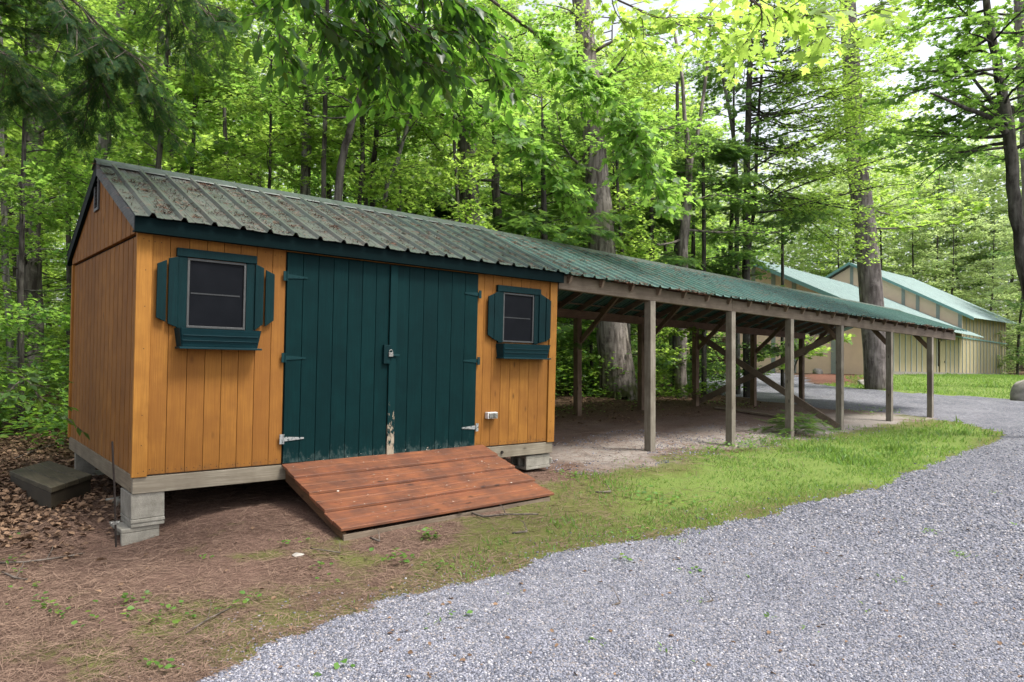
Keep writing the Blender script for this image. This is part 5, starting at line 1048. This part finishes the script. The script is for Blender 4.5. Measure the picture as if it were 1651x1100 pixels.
# ground-level green: undergrowth in the woods
def undergrowth():
    xs = []; 
    n = 2600; px = R.uniform(-60, 1290, n); d = R.uniform(9.5, 34, n); P0 = CAM+np.array([ray(a, 571) for a in px])*d[:, None]; x, y = P0[:, 0], P0[:, 1]
    k = (y > 4.3)&(road_d(x, y) < -.3)&(fbm(x, y, .35, 61) > -.55); x, y = x[k], y[k]; n = len(x); per = 46
    h = R.uniform(.25, 1.5, n)*np.clip(1.0+.5*fbm(x, y, .3, 71), .3, 2)
    X_ = np.repeat(x, per)+R.normal(0, .30, n*per); Y_ = np.repeat(y, per)+R.normal(0, .30, n*per); Z_ = np.repeat(gz(x, y), per)+np.repeat(h, per)*R.uniform(.15, 1, n*per)**.7
    o = leaves('undergrowth', T_OV, np.stack([X_, Y_, Z_], -1), flat(n*per, .2), rdir(n*per, 1, .35), R.uniform(.06, .13, n*per), MT['fern'], width=1.25); tag(o, 'leafy green undergrowth among the trunks behind the shed', 'undergrowth', kind='stuff')
undergrowth()
def farwood():
    Ps = []; Sz = []
    def band(px0, px1, d0, d1, top, n, s):
        px = R.uniform(px0, px1, n); d = R.uniform(d0, d1, n); P0 = CAM+np.array([ray(a, 571) for a in px])*d[:, None]
        hm = np.interp(px, *top)*d/F; clump = np.clip(.95+.25*fbm(px/60, d, .5, 12), .4, 1.3)
        z = gz(P0[:, 0], P0[:, 1])+R.random(n)**.9*hm*clump; k = fbm(px/45, z/2.5, .55, 33)+.3*R.random(n) > -.45
        Ps.append(np.stack([P0[:, 0], P0[:, 1], z], -1)[k]); Sz.append(R.uniform(*s, k.sum()))
    band(-250, 1120, 58, 95, ([-250, 900, 1000, 1130], [470, 500, 430, 330]), 100000, (.35, .7))
    band(1100, 1900, 96, 130, ([1100, 1200, 1330, 1400, 1480, 1520, 1600, 1900], [380, 300, 310, 420, 380, 330, 420, 620]), 95000, (.4, .8))
    P = np.concatenate(Ps); s_ = np.concatenate(Sz); n = len(P)
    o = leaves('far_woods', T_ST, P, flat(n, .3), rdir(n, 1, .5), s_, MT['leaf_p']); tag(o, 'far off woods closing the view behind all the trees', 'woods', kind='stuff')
farwood()

def bits():
    c = [gp(*q) for q in [(1555, 900), (1400, 985), (1120, 975), (1190, 935), (1450, 940), (1080, 1060), (1640, 850), (1600, 797), (1300, 1020), (960, 1040), (1240, 1000), (700, 1010), (820, 960), (1090, 875), (1500, 860)]]
    P = []; D = []; Sz = []
    for i, (x, y) in enumerate(c):
        for k in range(rnd.randint(8, 22) if i in (0, 13, 14) else rnd.randint(3, 8)):
            P.append((x+rnd.gauss(0, .05), y+rnd.gauss(0, .04), g(x, y)+.018)); a = rnd.uniform(0, 6.28); D.append((cos(a), sin(a), rnd.uniform(.1, 1.2))); Sz.append(rnd.uniform(.02, .045))
    o = leaves('grass_tufts', T_QUAD, np.array(P), np.array(D), rdir(len(P), 1, .3), np.array(Sz), MT['weed'], width=.5); tag(o, 'sparse green tufts growing through the gravel drive', 'weeds', kind='stuff')
    x, y = scatter_view(420, 0, 1700, 700, 1100); k = ramp_clear(x, y)&(y < 1)&((y < -.1)|(x < -.1)|(x > 4.9)); x, y = x[k], y[k]; n = len(x)
    T = (np.array([(0, 0, 0), (.3, -.3, .16), (.7, -.25, .10), (1, 0, -.02), (.7, .25, .2), (.3, .3, .12)]), np.array([(0, 1, 2), (0, 2, 3), (0, 3, 4), (0, 4, 5)]))
    o = leaves('fallen_leaves', T, np.stack([x, y, gz(x, y)+.02], -1), flat(n, .2), rdir(n, 1, .3), R.uniform(.012, .042, n), MT['dryleaf']); tag(o, 'scattered bits of dry brown leaf on drive and verge', 'leaves', kind='stuff')
bits()


def edge_weeds():
    P = []; D = []; Sz = []
    for px, py, n, sp in [(1150, 728, 90, .16), (1185, 722, 110, .2), (1225, 716, 120, .22), (1250, 708, 60, .15), (1030, 800, 40, .2), (1095, 812, 50, .2), (915, 770, 16, .08), (1420, 662, 60, .3), (1395, 668, 50, .25), (640, 908, 22, .08), (695, 870, 18, .06), (945, 660, 60, .3), (1010, 650, 80, .4), (905, 665, 50, .3), (1180, 655, 80, .4)]:
        x, y = gp(px, py)
        for k in range(n): a, b_ = x+rnd.gauss(0, sp), y+rnd.gauss(0, sp); P.append((a, b_, g(a, b_)+rnd.uniform(.01, .09))); q = rnd.uniform(0, 6.28); D.append((cos(q), sin(q), rnd.uniform(-.1, .5))); Sz.append(rnd.uniform(.03, .06))
    o = leaves('low_weeds', T_OV, np.array(P), np.array(D), rdir(len(P), 1, .3), np.array(Sz), MT['weed'], width=1.3); tag(o, 'low leafy weeds along the front edge of the open shelter', 'weeds', kind='stuff')
edge_weeds()
